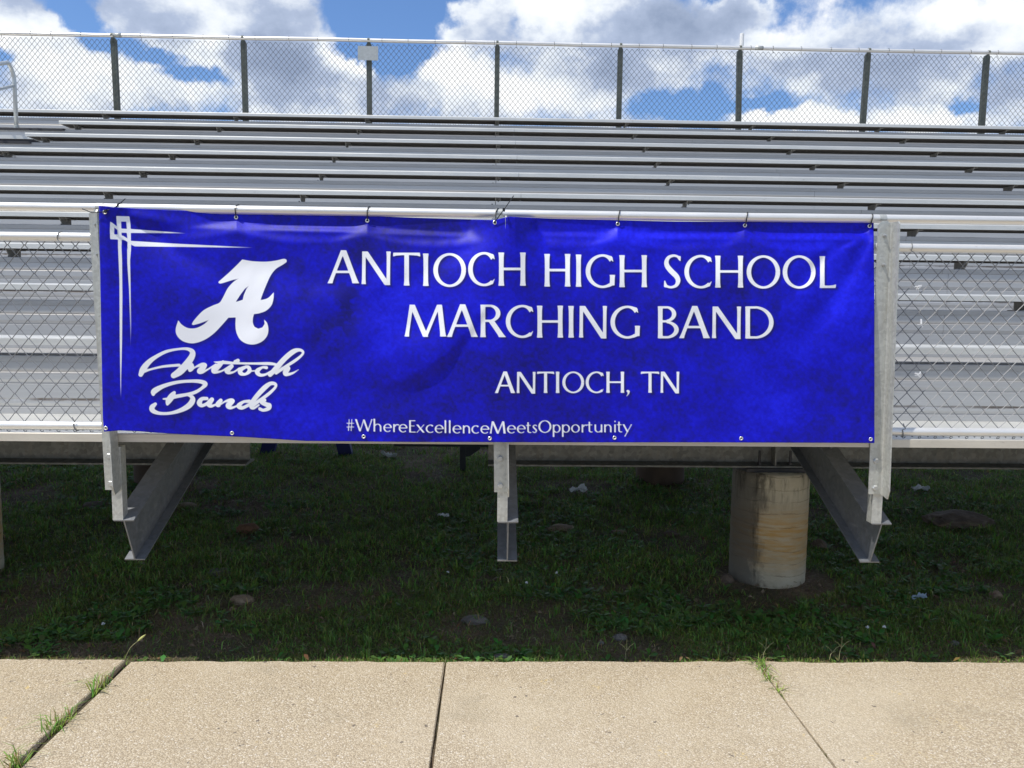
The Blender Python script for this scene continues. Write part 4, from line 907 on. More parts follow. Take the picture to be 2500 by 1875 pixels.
GROM_B = [(259, 1045), (567, 1057), (888, 1065.5), (1196, 1070), (1500, 1068.5), (1809, 1070), (2125, 1072)]
def sstep(x, a, b_):
    t = np.clip((x-a)/(b_-a), 0, 1); return t*t*(3-2*t)
def cloth_y(px, py):
    """how far the cloth stands from the post face (metres, negative towards the viewer)"""
    px = np.asarray(px, float); py = np.asarray(py, float)
    top = np.interp(px, [p[0] for p in TOPE], [p[1] for p in TOPE]); bot = np.interp(px, [p[0] for p in BOTE], [p[1] for p in BOTE]); v = np.clip((py-top)/(bot-top), 0, 1); dpx = py-top
    # scallops: slack between the ties drops the place where the cloth comes out from under the rail
    gx = np.array([g[0] for g in GROM_T]); i = np.clip(np.searchsorted(gx, px)-1, 0, 5); t = np.clip((px-gx[i])/(gx[i+1]-gx[i]), 0, 1); sag = 4*t*(1-t)
    d0 = 8+22*sag
    yt = -0.022+0.056*sstep(px, 300, 540)
    y = yt-(yt-0.002)*sstep(dpx, d0, d0+44)-0.012*sstep(dpx, d0+30, d0+190)
    y -= 0.022*v
    # held out by the left post and by the middle post
    y -= 0.012*np.exp(-((px-1250)/260.0)**2)
    # long fold from the middle tie down to the left
    sd_, tt = poly_ridge(px, py, [(1235, 545), (1228, 640), (1175, 760), (1090, 860), (985, 920), (868, 952)])
    fade = (1-sstep(tt, 0.72, 1.0))*sstep(tt, 0.0, 0.08)
    prof = np.where(sd_ > 0, np.exp(-(sd_/85.0)**2), np.exp(-(sd_/34.0)**2)); y -= 0.037*prof*fade*(0.55+0.45*np.sin(tt*3.0))
    # folds fanning from the top left corner
    sd2, t2 = poly_ridge(px, py, [(250, 515), (570, 832)]); f2 = (1-sstep(t2, 0.55, 1.0))
    y += 0.012*np.exp(-(sd2/(5+16*t2))**2)*f2; y -= 0.010*np.exp(-((sd2-22-26*t2)/(14+26*t2))**2)*f2
    sd3, t3 = poly_ridge(px, py, [(252, 520), (470, 985)]); y -= 0.006*np.exp(-(sd3/(10+40*t3))**2)*(1-t3)
    sd4, t4 = poly_ridge(px, py, [(255, 512), (420, 545), (620, 566), (860, 574)]); y -= 0.009*np.exp(-(sd4/(12+14*t4))**2)*(1-0.9*t4)
    # creases from the right-hand ties
    for P, a, w in (([(2125, 552), (2030, 610), (1950, 700), (1880, 780)], 0.011, 18), ([(2125, 560), (2080, 660), (1990, 800), (1900, 900)], 0.013, 30), ([(1818, 552), (1740, 610), (1640, 650)], 0.005, 22), ([(1508, 550), (1420, 600), (1330, 640)], 0.006, 22), ([(897, 541), (820, 570), (740, 610)], 0.006, 22), ([(897, 541), (980, 590), (1040, 650)], 0.004, 26)):
        s_, t_ = poly_ridge(px, py, P); y += a*np.exp(-(s_/(w*(0.4+t_)))**2)*(1-sstep(t_, 0.5, 1.0))*sstep(t_, 0.0, 0.06)
    y -= (fbm(px/260.0, py/210.0, 71, 3)-0.5)*0.042*sstep(dpx, 40, 160); y -= (fbm(px/90.0+py/200.0, py/130.0, 15, 3)-0.5)*0.008
    y -= (fbm(px/16.0, py/40.0, 18, 2)-0.5)*0.0016*np.exp(-((px-2128)/22.0)**2)*6
    # stretched over the two guard posts: the cloth can never lie behind their flanges
    def smin(a, b_, k_):
        h = np.clip(0.5+0.5*(b_-a)/k_, 0, 1); return b_*(1-h)+a*h-k_*h*(1-h)
    y = smin(y, 0.011+0.06*(1-sstep(dpx, 6, 46)), 0.010)
    low = sstep(dpx, 10, 260)
    for x0, wl, wr in ((1244, 70.0, 40.0), (246, 30.0, 75.0)):
        dl = np.clip(x0-px, 0, None)/(wl+330*low); dr = np.clip(px-(x0+14), 0, None)/(wr+300*low)
        y = smin(y, -0.0795+0.075*(dl+dr)**1.15, 0.012)
    return y
def build_banner():
    NU, NV = 952, 276
    u = np.linspace(0, 1, NU); v = np.linspace(0, 1, NV)
    def ev(E, n, ax):
        E = np.asarray(E, float); s = np.concatenate([[0], np.cumsum(np.hypot(*np.diff(E, axis=0).T))]); s /= s[-1]; q = np.linspace(0, 1, n); return np.interp(q, s, E[:, 0]), np.interp(q, s, E[:, 1])
    tx, ty = ev(TOPE, NU, 0); bx, by = ev(BOTE, NU, 0); ly, lx = ev(LEFE, NV, 1); ry, rx = ev(RIGE, NV, 1)
    U, V = np.meshgrid(u, v)
    def coons(T, B, L, R): return (1-V)*T[None]+V*B[None]+(1-U)*L[:, None]+U*R[:, None]-((1-U)*(1-V)*T[0]+U*(1-V)*T[-1]+(1-U)*V*B[0]+U*V*B[-1])
    PX = coons(tx, bx, lx, rx); PY = coons(ty, by, ly, ry)
    Y = cloth_y(PX, PY); P = at_y(PX, PY, Y)        # print lies on the flat sheet, folds move it to and fro
    P[..., 0] += (CAM[0]-P[..., 0])*0.0
    me = bpy.data.meshes.new('banner'); n = NU*NV
    org = np.array([0.0, -0.03, DECK]); me.vertices.add(n); me.vertices.foreach_set('co', (P.reshape(-1, 3)-org).ravel())
    idx = np.arange(n).reshape(NV, NU); q = np.stack([idx[:-1, :-1], idx[1:, :-1], idx[1:, 1:], idx[:-1, 1:]], -1).reshape(-1, 4)
    me.loops.add(q.size); me.loops.foreach_set('vertex_index', q.ravel().astype(np.int32)); me.polygons.add(len(q)); me.polygons.foreach_set('loop_start', np.arange(0, q.size, 4, dtype=np.int32)); me.polygons.foreach_set('use_smooth', np.ones(len(q), bool)); me.update(calc_edges=True)
    def samp(A):
        x = np.clip(PX-R_X0, 0, R_W-1.001); y = np.clip(PY-R_Y0, 0, R_H-1.001); i = x.astype(int); j = y.astype(int); a = x-i; c = y-j
        return (A[j, i]*(1-a)+A[j, i+1]*a)*(1-c)+(A[j+1, i]*(1-a)+A[j+1, i+1]*a)*c
    for nm, A in (('ink', np.clip(INK, -6, 6)), ('shade_print', SHD), ('ground_print', GRU)):
        at = me.attributes.new(nm, 'FLOAT', 'POINT'); at.data.foreach_set('value', samp(A).astype(np.float32).ravel())
    m, k, bs = mat('printed_vinyl')
    def attr(n_): return k.new('ShaderNodeAttribute', attribute_name=n_).outputs['Fac']
    blue = k.ramp(attr('ground_print'), [(0.0, (0.006, 0.006, 0.10)), (0.22, (0.007, 0.006, 0.25)), (0.5, (0.006, 0.006, 0.52)), (0.8, (0.010, 0.014, 0.76)), (1.0, (0.03, 0.05, 0.86))])
    c = k.mix(k.math('MULTIPLY', attr('shade_print'), 0.82), blue, (0.010, 0.010, 0.055))
    c = k.mix(k.maprange(attr('ink'), -0.75, 0.75, 0.0, 1.0), c, (0.88, 0.90, 0.95))
    k.put(bs.inputs['Base Color'], c); bs.inputs['Roughness'].default_value = 0.46; bs.inputs['Specular IOR Level'].default_value = 0.20
    geo = k.new('ShaderNodeNewGeometry').outputs['Position']; bump(k, bs, k.noise(geo, 260, 3, 0.6), 0.0012, 0.35)
    me.materials.append(m); o = bpy.data.objects.new('banner', me); COL.objects.link(o); o.location = org
    so_ = o.modifiers.new('thickness', 'SOLIDIFY'); so_.thickness = 0.0009; so_.offset = -1
    tag(o, 'blue vinyl banner with white school band lettering tied to the guardrail', 'banner')
    for (px, py) in GROM_T+GROM_B:
        y = float(cloth_y(np.array(px), np.array(py))); c_ = at_y(px, py, y); c_ = np.array([c_[0], y-0.0012, c_[2]])
        b = MB(); b.lathe([(0.0095, 0.002), (0.0095, 0.0038), (0.0065, 0.0045), (0.0040, 0.0030), (0.0038, 0.0005)], (0, 0, 0), 18, 'y'); b.v[-1] = b.v[-1]+c_
        g = b.build('grommet', M_GROM, o, True)
        b = MB(); b.lathe([(0.0, 0.001), (0.0042, 0.001)], (0, 0, 0), 12, 'y'); b.v[-1] = b.v[-1]+c_; b.build('eyelet', M_BLACK, g)
    return o
BANNER = build_banner()
TIES = ['black cable tie with long tail at the top left corner of the banner', 'short black cable tie above the ornament, second from the left', 'short black cable tie holding the banner, third from the left', 'black cable tie with long upright tail at the middle of the banner', 'short black cable tie above the letter G', 'short black cable tie above the word SCHOOL', 'short black cable tie at the top right corner of the banner']
for i, (px, py) in enumerate(GROM_T):
    y = float(cloth_y(np.array(px), np.array(py))); c_ = at_y(px, py, y); x, z = float(c_[0]), float(c_[2]); dx = 0.012 if i not in (0, 3) else 0.02
    P = [(x, y+0.006, z-0.001), (x+0.001, y-0.008, z+0.003)]
    for t in np.linspace(0.15, 1, 12):
        a = -0.45+t*(math.pi+0.3); P.append((x+dx*min(t*1.5, 1), RAIL_Y-0.0235*math.cos(a)-0.002, RT+0.0235*math.sin(a)))
    P += [(x+dx, RAIL_Y+0.012, z+0.006), (x+dx*0.3, y+0.006, z)]
    P = catmull(P, 4); b = MB(); b.tube(P, 0.0024, 6)
    tie = tag(b.build('cable_tie', M_BLACK, None, True, loc=(x, y-0.008, z)), TIES[i], 'cable tie', 'cable ties holding the banner to the rail')
    def tail(pts, r=0.0022):
        b = MB(); b.tube(pts, r, 6); b.build('tail', M_BLACK, tie, True)
    if i == 0:
        e = at_y(306, 485, -0.030); tail([(x, y-0.012, z+0.002), (x+0.03, -0.055, z+0.022), tuple(e)]); e = at_y(201, 510, -0.06); e2 = at_y(225, 519, -0.085); tail([(x-0.002, y-0.012, z), tuple(e2), tuple(e)])
        b = MB(); b.box(x+0.004, x+0.014, y-0.020, y-0.011, z-0.004, z+0.010); b.build('head', M_BLACK, tie)
    if i == 3:
        e = at_y(1254, 478, -0.035); e1 = at_y(1230, 512, -0.092); tail([(x, y-0.010, z+0.002), tuple(e1), tuple(e)]); b = MB(); b.box(e1[0]-0.005, e1[0]+0.006, -0.098, -0.089, e1[2]-0.008, e1[2]+0.007); b.build('head', M_BLACK, tie)

# ------------------------------------------------------------------ scraps caught in the mesh
for px, py, lab in ((2240, 700, 'white paper scrap caught in the mesh, topmost of three'), (2247, 790, 'white paper scrap caught in the mesh, middle of three'), (2242, 914, 'white paper scrap caught in the mesh, lowest of three')):
    c_ = at_y(px, py, RAIL_Y-0.031); b = MB()
    for q in range(5):
        a = random.uniform(0, 6.28); L = random.uniform(0.005, 0.016); w = random.uniform(0.0012, 0.0032); p = c_+np.array([random.uniform(-.008, .008), -0.002*q, random.uniform(-.010, .010)]); d = np.array([math.cos(a), 0.15, math.sin(a)]); n_ = np.array([-math.sin(a), 0.1, math.cos(a)])
        b.prism([p-d*L-n_*w, p+d*L-n_*w*1.5, p+d*L*1.1+n_*w, p-d*L*0.7+n_*w*1.3], (0.0003, 0.0007, 0.0002))
    tag(b.build('paper_scrap', M_PAPER, None, False, loc=tuple(c_)), lab, 'paper scrap', 'paper scraps caught in the mesh')

# ------------------------------------------------------------------ grass, weeds
def bare_mask(x, y):
    """0 where the earth is bare, 1 where grass grows thick"""
    m = fbm(x*1.25+4, y*1.6, 33, 4); k = np.clip((m-0.29)*6.0, 0.18, 1)
    for px, py, rx, ry in ((760, 1180, .95, .55), (650, 1330, .55, .30), (480, 1450, .25, .2), (90, 1585, .5, .10), (330, 1520, .25, .15), (520, 1570, .3, .1), (1180, 1420, .22, .25), (2080, 1490, .45, .14), (1120, 1540, .3, .12), (1560, 1560, .28, .1), (850, 1260, .8, .3), (1230, 1612, .12, .05), (250, 1290, .5, .25), (1900, 1470, .35, .08), (2420, 1590, .25, .05)):
        c_ = at_z(px, py, GZ); k = k*(1-0.66*np.exp(-((x-c_[0])/rx/0.8)**2-((y-c_[1])/ry/0.8)**2))
    return k
def grass_points(x0, x1, y0, y1, dens):
    n = int((x1-x0)*(y1-y0)*dens); x = RNG.uniform(x0, x1, n); y = RNG.uniform(y0, y1, n); k = RNG.random(n) < bare_mask(x, y); x, y = x[k], y[k]
    inp = np.hypot((x-1.95)/1.1, y-1.50) > 0.36; return x[inp], y[inp]
def blades(x, y, L, w, lean, tint, z=None):
    n = len(x); z = ground_h(x, y)-0.004 if z is None else z; a = RNG.uniform(0, 2*math.pi, n); ph = RNG.uniform(0, 2*math.pi, n)
    dx, dy = np.cos(a), np.sin(a); wx, wy = -np.sin(ph)*w/2, np.cos(ph)*w/2; b_ = lean
    V = np.zeros((n, 5, 3)); 
    V[:, 0] = np.stack([x-wx, y-wy, z], -1); V[:, 1] = np.stack([x+wx, y+wy, z], -1)
    mx, my, mz = x+dx*L*b_*0.30, y+dy*L*b_*0.30, z+L*0.58*np.sqrt(np.clip(1-(b_*0.5)**2, 0.1, 1))
    V[:, 2] = np.stack([mx+wx*0.8, my+wy*0.8, mz], -1); V[:, 3] = np.stack([mx-wx*0.8, my-wy*0.8, mz], -1)
    V[:, 4] = np.stack([x+dx*L*b_, y+dy*L*b_, z+L*np.clip(1.0-b_*0.65, 0.12, 1)], -1)
    return V, np.repeat(tint[:, None, :], 5, 1)
def build_blades(name, Vs, Ts, kind='stuff', label=None, cat=None, loc=(0, 0, 0), leaf=None, group=None):
    V = np.concatenate(Vs); T = np.concatenate(Ts); n = len(V); me = bpy.data.meshes.new(name); me.vertices.add(n*5); me.vertices.foreach_set('co', (V-np.array(loc)).reshape(-1).astype(np.float32))
    base = np.arange(n)[:, None]*5; loops = np.concatenate([base+np.array([[0, 1, 2, 3]]), base+np.array([[3, 2, 4]])], 1).astype(np.int32)
    me.loops.add(n*7); me.loops.foreach_set('vertex_index', loops.ravel()); me.polygons.add(n*2)
    st = np.stack([np.arange(n)*7, np.arange(n)*7+4], -1).ravel().astype(np.int32); me.polygons.foreach_set('loop_start', st); me.update(calc_edges=True)
    at = me.attributes.new('tint', 'FLOAT_COLOR', 'POINT'); at.data.foreach_set('color', np.concatenate([T.reshape(-1, 3), np.ones((n*5, 1))], 1).astype(np.float32).ravel())
    me.materials.append(M_LEAF); o = bpy.data.objects.new(name, me); COL.objects.link(o); o.location = loc
    return tag(o, label, cat, group, kind)
def tints(n, dry=0.10, bright=1.0):
    g = np.stack([RNG.uniform(0.075, 0.165, n), RNG.uniform(0.15, 0.25, n), RNG.uniform(0.025, 0.045, n)], -1)*bright
    d = RNG.random(n) < dry; g[d] = np.stack([RNG.uniform(0.18, 0.34, d.sum()), RNG.uniform(0.16, 0.27, d.sum()), RNG.uniform(0.07, 0.13, d.sum())], -1)
    return g*1.18
Vs, Ts = [], []
for (x0, x1, y0, y1, dens, Lr, wr) in ((-5.6, 5.6, WALK_Y+0.012, 1.3, 8000, (0.022, 0.075), (0.003, 0.0068)), (-6.4, 6.4, 1.3, 3.2, 4600, (0.028, 0.085), (0.0035, 0.008)), (-7.5, 7.5, 3.2, 6.0, 2300, (0.035, 0.095), (0.004, 0.010)), (-8, 8.3, 6.0, 10.0, 900, (0.05, 0.13), (0.006, 0.012))):
    x, y = grass_points(x0, x1, y0, y1, dens); n = len(x); cl = fbm(x*3, y*3, 61, 3)
    L = RNG.uniform(*Lr, n)*(0.55+0.9*cl)*np.clip(0.55+(y-WALK_Y)*1.2, 0.55, 1.0); w = RNG.uniform(*wr, n)
    tn = tints(n, 0.07, 1.0)*(0.8+0.7*fbm(x*1.5+8, y*1.5, 52, 3))[:, None]*RNG.uniform(0.6, 1.5, n)[:, None]
    V, T = blades(x, y, L, w, RNG.uniform(0.3, 1.5, n), tn); Vs.append(V); Ts.append(T)
    # longer single tufts
    nt = int((x1-x0)*(y1-y0)*dens/260); tx = RNG.uniform(x0, x1, nt); ty = RNG.uniform(y0, y1, nt); kq = (RNG.random(nt) < bare_mask(tx, ty)*0.9+0.1) & (np.hypot((tx-1.95)/1.1, ty-1.50) > 0.42); tx, ty = tx[kq], ty[kq]
    if y0 < 0.3: tx, ty = tx[ty > WALK_Y+0.10], ty[ty > WALK_Y+0.10]
    nb = 12; X = np.repeat(tx, nb)+RNG.normal(0, 0.012, len(tx)*nb); Yv = np.repeat(ty, nb)+RNG.normal(0, 0.012, len(tx)*nb); Yv = np.maximum(Yv, WALK_Y+0.015); n = len(X)
    V, T = blades(X, Yv, RNG.uniform(Lr[1]*0.7, Lr[1]*1.6, n), RNG.uniform(wr[0]*0.9, wr[1]*0.9, n), RNG.uniform(0.2, 0.95, n), tints(n, 0.04, 1.25)); Vs.append(V); Ts.append(T)
    # dry thatch lying flat on bare ground
    nt = int((x1-x0)*(y1-y0)*dens*0.38); X = RNG.uniform(x0, x1, nt); Yv = RNG.uniform(y0, y1, nt); V, T = blades(X, Yv, RNG.uniform(0.02, 0.07, nt), RNG.uniform(0.0015, 0.003, nt), RNG.uniform(1.1, 1.5, nt), tints(nt, 0.8)*0.75); Vs.append(V); Ts.append(T)
# sunlit fringe growing against the pavement edge
n = 5600; X = RNG.uniform(-5.6, 5.6, n); cl = fbm(X*3.2, X*0+2, 77, 4); k_ = RNG.random(n) < np.clip((cl-0.40)*4, 0.05, 1); X = X[k_]; n = len(X); Yv = WALK_Y+RNG.uniform(0.008, 0.045, n)
hh = RNG.uniform(0.045, 0.085, n)*(0.7+0.8*np.clip(fbm(X*3.2, X*0+2, 77, 4)-0.3, 0, 1)); V, T = blades(X, Yv, hh, RNG.uniform(0.003, 0.006, n), RNG.uniform(0.1, 0.7, n), tints(n, 0.16, 1.15)); Vs.append(V); Ts.append(T)
build_blades('grass', Vs, Ts, label='dark green grass growing patchily under the bleachers')
def rosettes(x, y, nl, Lr, wr, z=None):
    """broad-leaved weeds: nl leaves from a root, each a pointed oval"""
    n = len(x); X = np.repeat(x, nl); Yv = np.repeat(y, nl); a = RNG.uniform(0, 2*math.pi, n*nl); L = RNG.uniform(*Lr, n*nl); w = L*RNG.uniform(*wr, n*nl); up = RNG.uniform(0.15, 0.75, n*nl)
    z0 = ground_h(X, Yv)+RNG.uniform(0.0, 0.03, n*nl); dx, dy = np.cos(a), np.sin(a)
    V = np.zeros((n*nl, 5, 3)); q0 = L*0.12; q1 = L*0.62
    V[:, 0] = np.stack([X+dx*q0-(-dy)*w*0.12, Yv+dy*q0-dx*w*0.12, z0+q0*up], -1); V[:, 1] = np.stack([X+dx*q0+(-dy)*w*0.12, Yv+dy*q0+dx*w*0.12, z0+q0*up], -1)
    V[:, 2] = np.stack([X+dx*q1+(-dy)*w*0.5, Yv+dy*q1+dx*w*0.5, z0+q1*up], -1); V[:, 3] = np.stack([X+dx*q1-(-dy)*w*0.5, Yv+dy*q1-dx*w*0.5, z0+q1*up], -1)
    V[:, 4] = np.stack([X+dx*L, Yv+dy*L, z0+L*up*0.75], -1)
    t = np.stack([RNG.uniform(0.06, 0.13, n*nl), RNG.uniform(0.16, 0.27, n*nl), RNG.uniform(0.03, 0.05, n*nl)], -1); return V, np.repeat(t[:, None], 5, 1)
Vs, Ts = [], []
for (x0, x1, y0, y1, d_) in ((-5.4, 5.4, WALK_Y+0.03, 1.3, 380), (-6.0, 6.0, 1.3, 3.5, 160), (-6.0, 6.4, 3.5, 6.5, 60)):
    n = int((x1-x0)*(y1-y0)*d_); x = RNG.uniform(x0, x1, n); y = RNG.uniform(y0, y1, n); k_ = (RNG.random(n) < np.clip((fbm(x*1.1+20, y*1.1, 13, 3)-0.42)*6, 0.02, 1)) & (bare_mask(x, y) > 0.2) & (np.hypot((x-1.95)/1.1, y-1.50) > 0.42); V, T = rosettes(x[k_], y[k_], 7, (0.02, 0.058), (0.38, 0.68)); Vs.append(V); Ts.append(T)
build_blades('weeds', Vs, Ts, label='broad-leaved weeds growing low among the grass')

def build_crumbs():
    n = 9000; x = RNG.uniform(-3.6, 3.7, n); y = WALK_Y+0.02+RNG.random(n)**1.5*4.2; r = RNG.uniform(0.003, 0.011, n)*(1+1.3*(RNG.random(n) < 0.10)); z = ground_h(x, y)
    base = np.array([(1, 0, 0), (-0.5, 0.87, 0), (-0.5, -0.87, 0), (0, 0, 1.0), (0.1, 0.1, -0.6)]); a = RNG.uniform(0, 6.28, n); sc = RNG.uniform(0.6, 1.3, (n, 5, 1))
    P = base[None]*sc*r[:, None, None]; c, s_ = np.cos(a)[:, None], np.sin(a)[:, None]
    V = np.stack([x[:, None]+P[..., 0]*c-P[..., 1]*s_, y[:, None]+P[..., 0]*s_+P[..., 1]*c, z[:, None]+P[..., 2]*0.7+0.001], -1)
    F_ = np.array([(0, 1, 3), (1, 2, 3), (2, 0, 3), (1, 0, 4), (2, 1, 4), (0, 2, 4)])[None]+np.arange(n)[:, None, None]*5
    me = bpy.data.meshes.new('gravel'); me.from_pydata(V.reshape(-1, 3).tolist(), [], F_.reshape(-1, 3).tolist()); me.materials.append(M_CLOD); me.materials.append(M_ROCKTAN)
    me.polygons.foreach_set('material_index', np.repeat((RNG.random(n) < 0.5).astype(np.int32), 6)); o = bpy.data.objects.new('gravel', me); COL.objects.link(o); tag(o, 'crumbs of earth and small pebbles scattered on the bare ground', None, None, 'stuff')
    # fallen dead leaves
    n = 900; x = RNG.uniform(-3.6, 3.7, n); y = WALK_Y+0.05+RNG.random(n)**1.3*4.5; V, T = rosettes(x, y, 1, (0.02, 0.05), (0.35, 0.6)); t = np.stack([RNG.uniform(0.16, 0.30, n), RNG.uniform(0.10, 0.19, n), RNG.uniform(0.05, 0.09, n)], -1)
    build_blades('leaf_litter', [V], [np.repeat(t[:, None], 5, 1)], label='dead brown leaves scattered in the grass')
build_crumbs()

# tufts in the pavement joints
def tuft(px, py, nb, L, spread, label, cat='grass tuft', along=(0, 0), dry=0.35, name='grass_tuft', bright=1.8, lean=(0.35, 1.35), wd=(0.003, 0.006), z=-0.02, group='grass tufts in the pavement joints'):
    nb = int(nb*0.75); c_ = at_z(px, py, 0.0); t = RNG.uniform(-1, 1, nb); x = c_[0]+t*along[0]+RNG.normal(0, spread, nb); y = c_[1]+t*along[1]+RNG.normal(0, spread, nb)
    V, T = blades(x, y, RNG.uniform(L*0.4, L, nb), RNG.uniform(*wd, nb), RNG.uniform(*lean, nb), tints(nb, dry, bright), z=np.full(nb, z)); return build_blades(name, [V], [T], None, label, cat, (float(c_[0]), float(c_[1]), 0.0), group=group)
jl = (at_z(57, 1859, 0)-at_z(305, 1627, 0)); jl = jl/np.linalg.norm(jl); jr = (at_z(2040, 1875, 0)-at_z(1853, 1616, 0)); jr = jr/np.linalg.norm(jr)
tuft(240, 1680, 52, 0.17, 0.010, 'green grass tuft in the left pavement joint, farthest from the viewer', along=(jl[0]*0.06, jl[1]*0.06))
tuft(160, 1757, 34, 0.15, 0.010, 'sparse grass tuft with dry tips midway along the left pavement joint', along=(jl[0]*0.05, jl[1]*0.05), dry=0.35)
tuft(128, 1783, 48, 0.16, 0.011, 'spreading grass tuft in the left pavement joint', along=(jl[0]*0.04, jl[1]*0.04), dry=0.2)
tuft(42, 1868, 60, 0.17, 0.012, 'grass tuft at the lower left corner in the left pavement joint', along=(jl[0]*0.05, jl[1]*0.05))
tuft(1857, 1628, 80, 0.12, 0.013, 'bright green grass clump where the right joint meets the pavement edge', along=(jr[0]*0.05, jr[1]*0.05))
tuft(1876, 1655, 52, 0.10, 0.009, 'thin grass tuft just below the clump in the right pavement joint', along=(jr[0]*0.035, jr[1]*0.035))
tuft(1898, 1685, 34, 0.09, 0.007, 'small flat tuft farther down the right pavement joint', along=(jr[0]*0.02, jr[1]*0.02), lean=(0.8, 1.4))
tuft(2012, 1828, 90, 0.035, 0.010, 'withered brown tuft low in the right pavement joint', along=(jr[0]*0.05, jr[1]*0.05), dry=0.9, bright=0.8, lean=(0.9, 1.5), wd=(0.0015, 0.003))
tuft(300, 1616, 46, 0.10, 0.012, 'grass clump at the pavement edge beside the left joint', along=(0.05, 0.0), z=-0.05)
def stalk(px0, py0, px1, py1, label, head=True, forks=0):
    p0 = at_z(px0, py0, -0.03); p1 = at_y(px1, py1, p0[1]+0.03); P = catmull([p0, p0+(p1-p0)*0.5+np.array([-0.008, 0, 0.012]), p1], 6)
    r = empty('grass_stalk', tuple(p0), label, 'grass stalk', 'tall grass stalks at the pavement edge')
    m = plain('straw_stem', (0.38, 0.36, 0.17), 0.7, 0, 0.1); b = MB(); b.tube(P, 0.0013, 5); b.build('stem', m, r, True)
    if head:
        d = (p1-P[-4]); d /= np.linalg.norm(d); b = MB(); t = np.linspace(0, 1, 9); b.tube(p1-d*0.012+d[None]*t[:, None]*0.052, 0.0062*np.sin(np.clip(t*0.94+0.05, 0, 1)*math.pi)+0.0005, 8); b.build('seed_head', plain('seed_head', (0.45, 0.46, 0.16), 0.8, 0, 0.4, 200), r, True)
    for f in range(forks):
        a = -0.9+1.8*f/max(forks-1, 1); q = P[len(P)*2//3]; e = q+np.array([math.sin(a)*0.05, 0.0, math.cos(a)*0.06]); b = MB(); b.tube([q, (q+e)/2+np.array([0, 0, .006]), e], 0.0011, 4); b.build('spike', m, r)
stalk(302, 1616, 340, 1562, 'tall grass stalk with a pale seed head beside the left joint')
stalk(1862, 1612, 1878, 1578, 'thin forked dry stalk by the right joint', False, 3)
stalk(2048, 1613, 2062, 1572, 'pale forked stalk right of the right joint', False, 3)
stalk(2025, 1612, 2040, 1590, 'short pale stalk between the two forked stalks', False, 2)
stalk(1528, 1611, 1535, 1582, 'pale forked stalk at the pavement edge left of the pier', False, 3)

# ------------------------------------------------------------------ stones, litter, flowers
def stone(px, py, wpx, hpx, m, label, flat=0.5, seed=0):
    c_ = at_z(px, py+hpx*0.3, GZ); sc = np.linalg.norm(c_-CAM)/F_PX; w = wpx*sc/2*0.86; h = max(hpx*sc*0.42, 0.010)
    bm = bmesh.new(); bmesh.ops.create_icosphere(bm, subdivisions=4, radius=1.0); r = np.random.default_rng(seed+int(px)); o_ = r.uniform(0, 50, 3)
    for v in bm.verts:
        p = v.co.copy(); n = float(fbm(np.array(p.x*1.3+o_[0]+p.z), np.array(p.y*1.3+o_[1]-p.z*0.7), seed, 4)); s = 0.55+0.9*n
        if r.random() < 0: pass
        v.co = Vector((p.x*w*s, p.y*w*0.75*s, p.z*h*(0.7+0.6*n)))
    me = bpy.data.meshes.new('stone'); bm.to_mesh(me); bm.free(); me.materials.append(m); me.polygons.foreach_set('use_smooth', [False]*len(me.polygons))
    o = bpy.data.objects.new('stone', me); COL.objects.link(o); o.location = (c_[0], c_[1], float(ground_h(c_[0], c_[1]))+h*0.35); return tag(o, label, 'stone', 'stones lying in the grass')
for a in ((605, 1292, 54, 34, M_ROCKRED, 'reddish stone on bare earth right of the left I-beam'), (592, 1470, 58, 26, M_ROCKTAN, 'pale tan broken stone in the grass at lower left'), (538, 1400, 58, 14, M_ROCKGREY, 'flat pale stone below the left I-beam'),
          (1365, 1286, 74, 24, M_ROCKTAN, 'flat brown stone right of the middle I-beam'), (1328, 1293, 30, 16, M_ROCKGREY, 'small bluish grey stone touching the flat brown stone'), (1512, 1295, 40, 16, M_ROCKTAN, 'low brown stone midway between middle I-beam and pier'),
          (1222, 1604, 64, 22, M_ROCKGREY, 'pale grey stone at the pavement edge near the middle joint'), (1160, 1516, 70, 18, M_ROCKGREY, 'long low grey stone sunk in the grass below the middle I-beam'), (1513, 1550, 36, 20, M_ROCKGREY, 'rounded grey stone in the grass left of the pier foot'),
          (2335, 1268, 150, 46, M_CLOD, 'large dark mound of earth at right behind the right I-beam'), (2431, 1452, 30, 26, M_ROCKTAN, 'small tan stone at the right edge of the grass'), (1776, 1412, 34, 34, M_CLOD, 'brown clod against the left foot of the pier'),
          (1636, 1302, 40, 20, M_CLOD, 'dark clod in the grass left of the pier'), (2000, 1330, 40, 40, M_CLOD, 'brown clod just right of the pier'), (455, 1232, 60, 18, M_ROCKTAN, 'flat brown slab showing right of the left I-beam'), (1605, 1500, 34, 12, M_ROCKGREY, 'flat grey chip in the grass below left of the pier'),
          (1468, 1567, 16, 14, M_ROCKGREY, 'tiny grey pebble near the pavement edge'), (2330, 1574, 20, 12, M_ROCKGREY, 'pale chip near the pavement edge at right'), (880, 1515, 40, 14, M_CLOD, 'small dark clod in the grass, lower middle left'), (230, 1235, 70, 20, M_CLOD, 'flat dark slab of earth left of the left I-beam')):
    stone(*a, seed=len(a[5]))
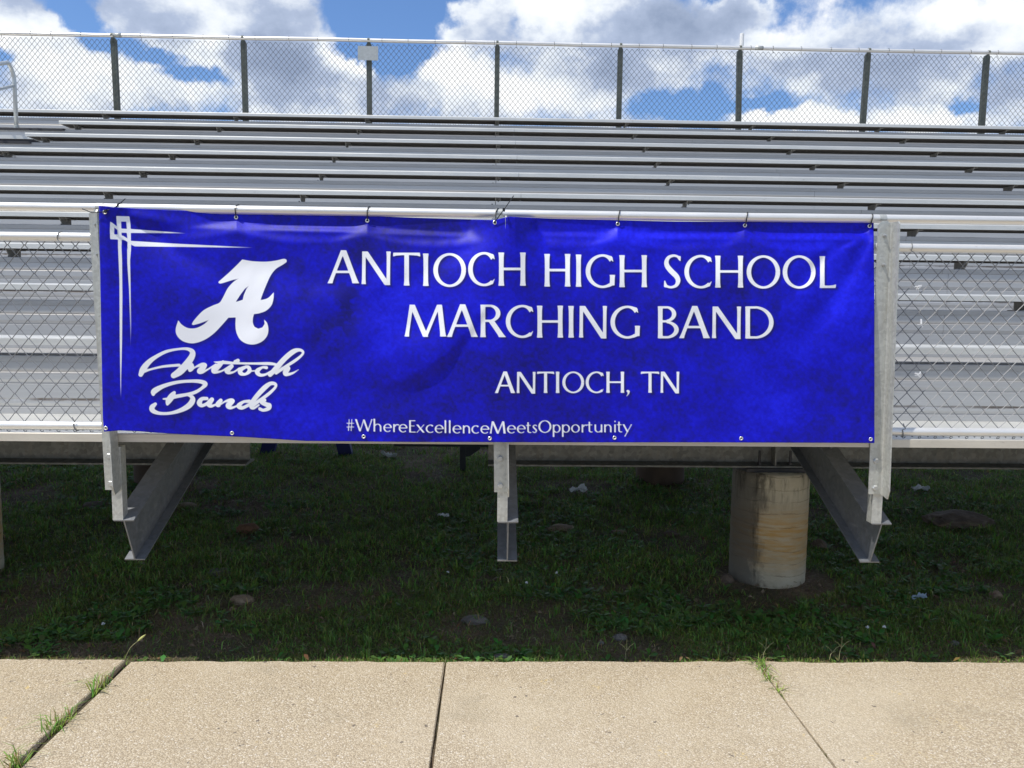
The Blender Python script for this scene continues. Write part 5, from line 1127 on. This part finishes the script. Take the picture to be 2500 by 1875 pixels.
def litter(px, py, wpx, hpx, m, label, seed=0, name='paper_litter', asp=0.5):
    c_ = at_z(px, py+hpx*0.4, GZ); sc = np.linalg.norm(c_-CAM)/F_PX; w = wpx*sc; n = 14; r = np.random.default_rng(seed); g = float(ground_h(c_[0], c_[1]))
    u = np.linspace(-0.5, 0.5, n); X, Y = np.meshgrid(u, u); ang = r.uniform(0, 3); cx_ = np.cos(ang); sx_ = np.sin(ang); edge = 1-0.25*fbm(X*4+seed, Y*4, seed, 3)
    Z = (fbm(X*3.0+seed*3, Y*3.0, seed+2, 4)-0.3)*hpx*sc*2.4; Z = np.clip(Z, 0, None)+0.025
    P = np.stack([c_[0]+X*w*edge, c_[1]+(Y*w*asp+X*w*0.25*cx_)*edge, g+Z], -1).reshape(-1, 3); b = MB()
    b.raw(P, [(j*n+i, j*n+i+1, (j+1)*n+i+1, (j+1)*n+i) for j in range(n-1) for i in range(n-1)])
    o = b.build(name, m, None, False, loc=(float(c_[0]), float(c_[1]), g)); s_ = o.modifiers.new('t', 'SOLIDIFY'); s_.thickness = 0.001; return tag(o, label, 'litter', 'litter under the bleachers')
litter(950, 1112, 40, 16, M_PAPER, 'crumpled white paper far back in the grass left of centre', 3); litter(1412, 1205, 46, 18, M_PAPER, 'crumpled white plastic wrapper in the grass right of the middle I-beam', 5); litter(2246, 1202, 42, 12, M_PAPER, 'torn white paper in the grass at right', 8)
litter(2243, 1472, 42, 10, M_LITTERBLUE, 'bluish plastic strip in the grass below the right I-beam', 11, 'plastic_litter', 0.16); litter(1082, 1265, 30, 10, M_PAPER, 'shredded white paper left of the middle I-beam', 14)
FL = [('left of the pier foot', 1358, 1414), ('below the middle I-beam', 1284, 1444), ('at lower right, left of its twin', 2115, 1553), ('at lower right, right of its twin', 2156, 1553), ('in the middle of the lower grass', 1092, 1415), ('under the left stone', 252, 1540)]
for w_, px, py in FL:
    c_ = at_z(px, py+6, GZ); r = empty('clover_flower', tuple(c_), 'tiny white clover flower %s' % w_, 'flower', 'white clover flowers in the grass'); z = float(ground_h(c_[0], c_[1])); x, y = float(c_[0]), float(c_[1])
    b = MB(); b.tube([(x, y, z), (x+0.003, y, z+0.065)], 0.0012, 5); b.build('stem', plain('clover_stem', (0.06, 0.12, 0.03), 0.7), r)
    bm_ = MB()
    for q in range(26):
        a = random.uniform(0, 6.28); e = random.uniform(-0.4, 1.5); d = np.array([math.cos(a)*math.cos(e), math.sin(a)*math.cos(e), math.sin(e)]); p = np.array([x+0.003, y, z+0.068]); bm_.tube([p, p+d*0.008, p+d*0.011], [0.0008, 0.0022, 0.0004], 4)
    bm_.build('flower_head', M_PAPER, r)
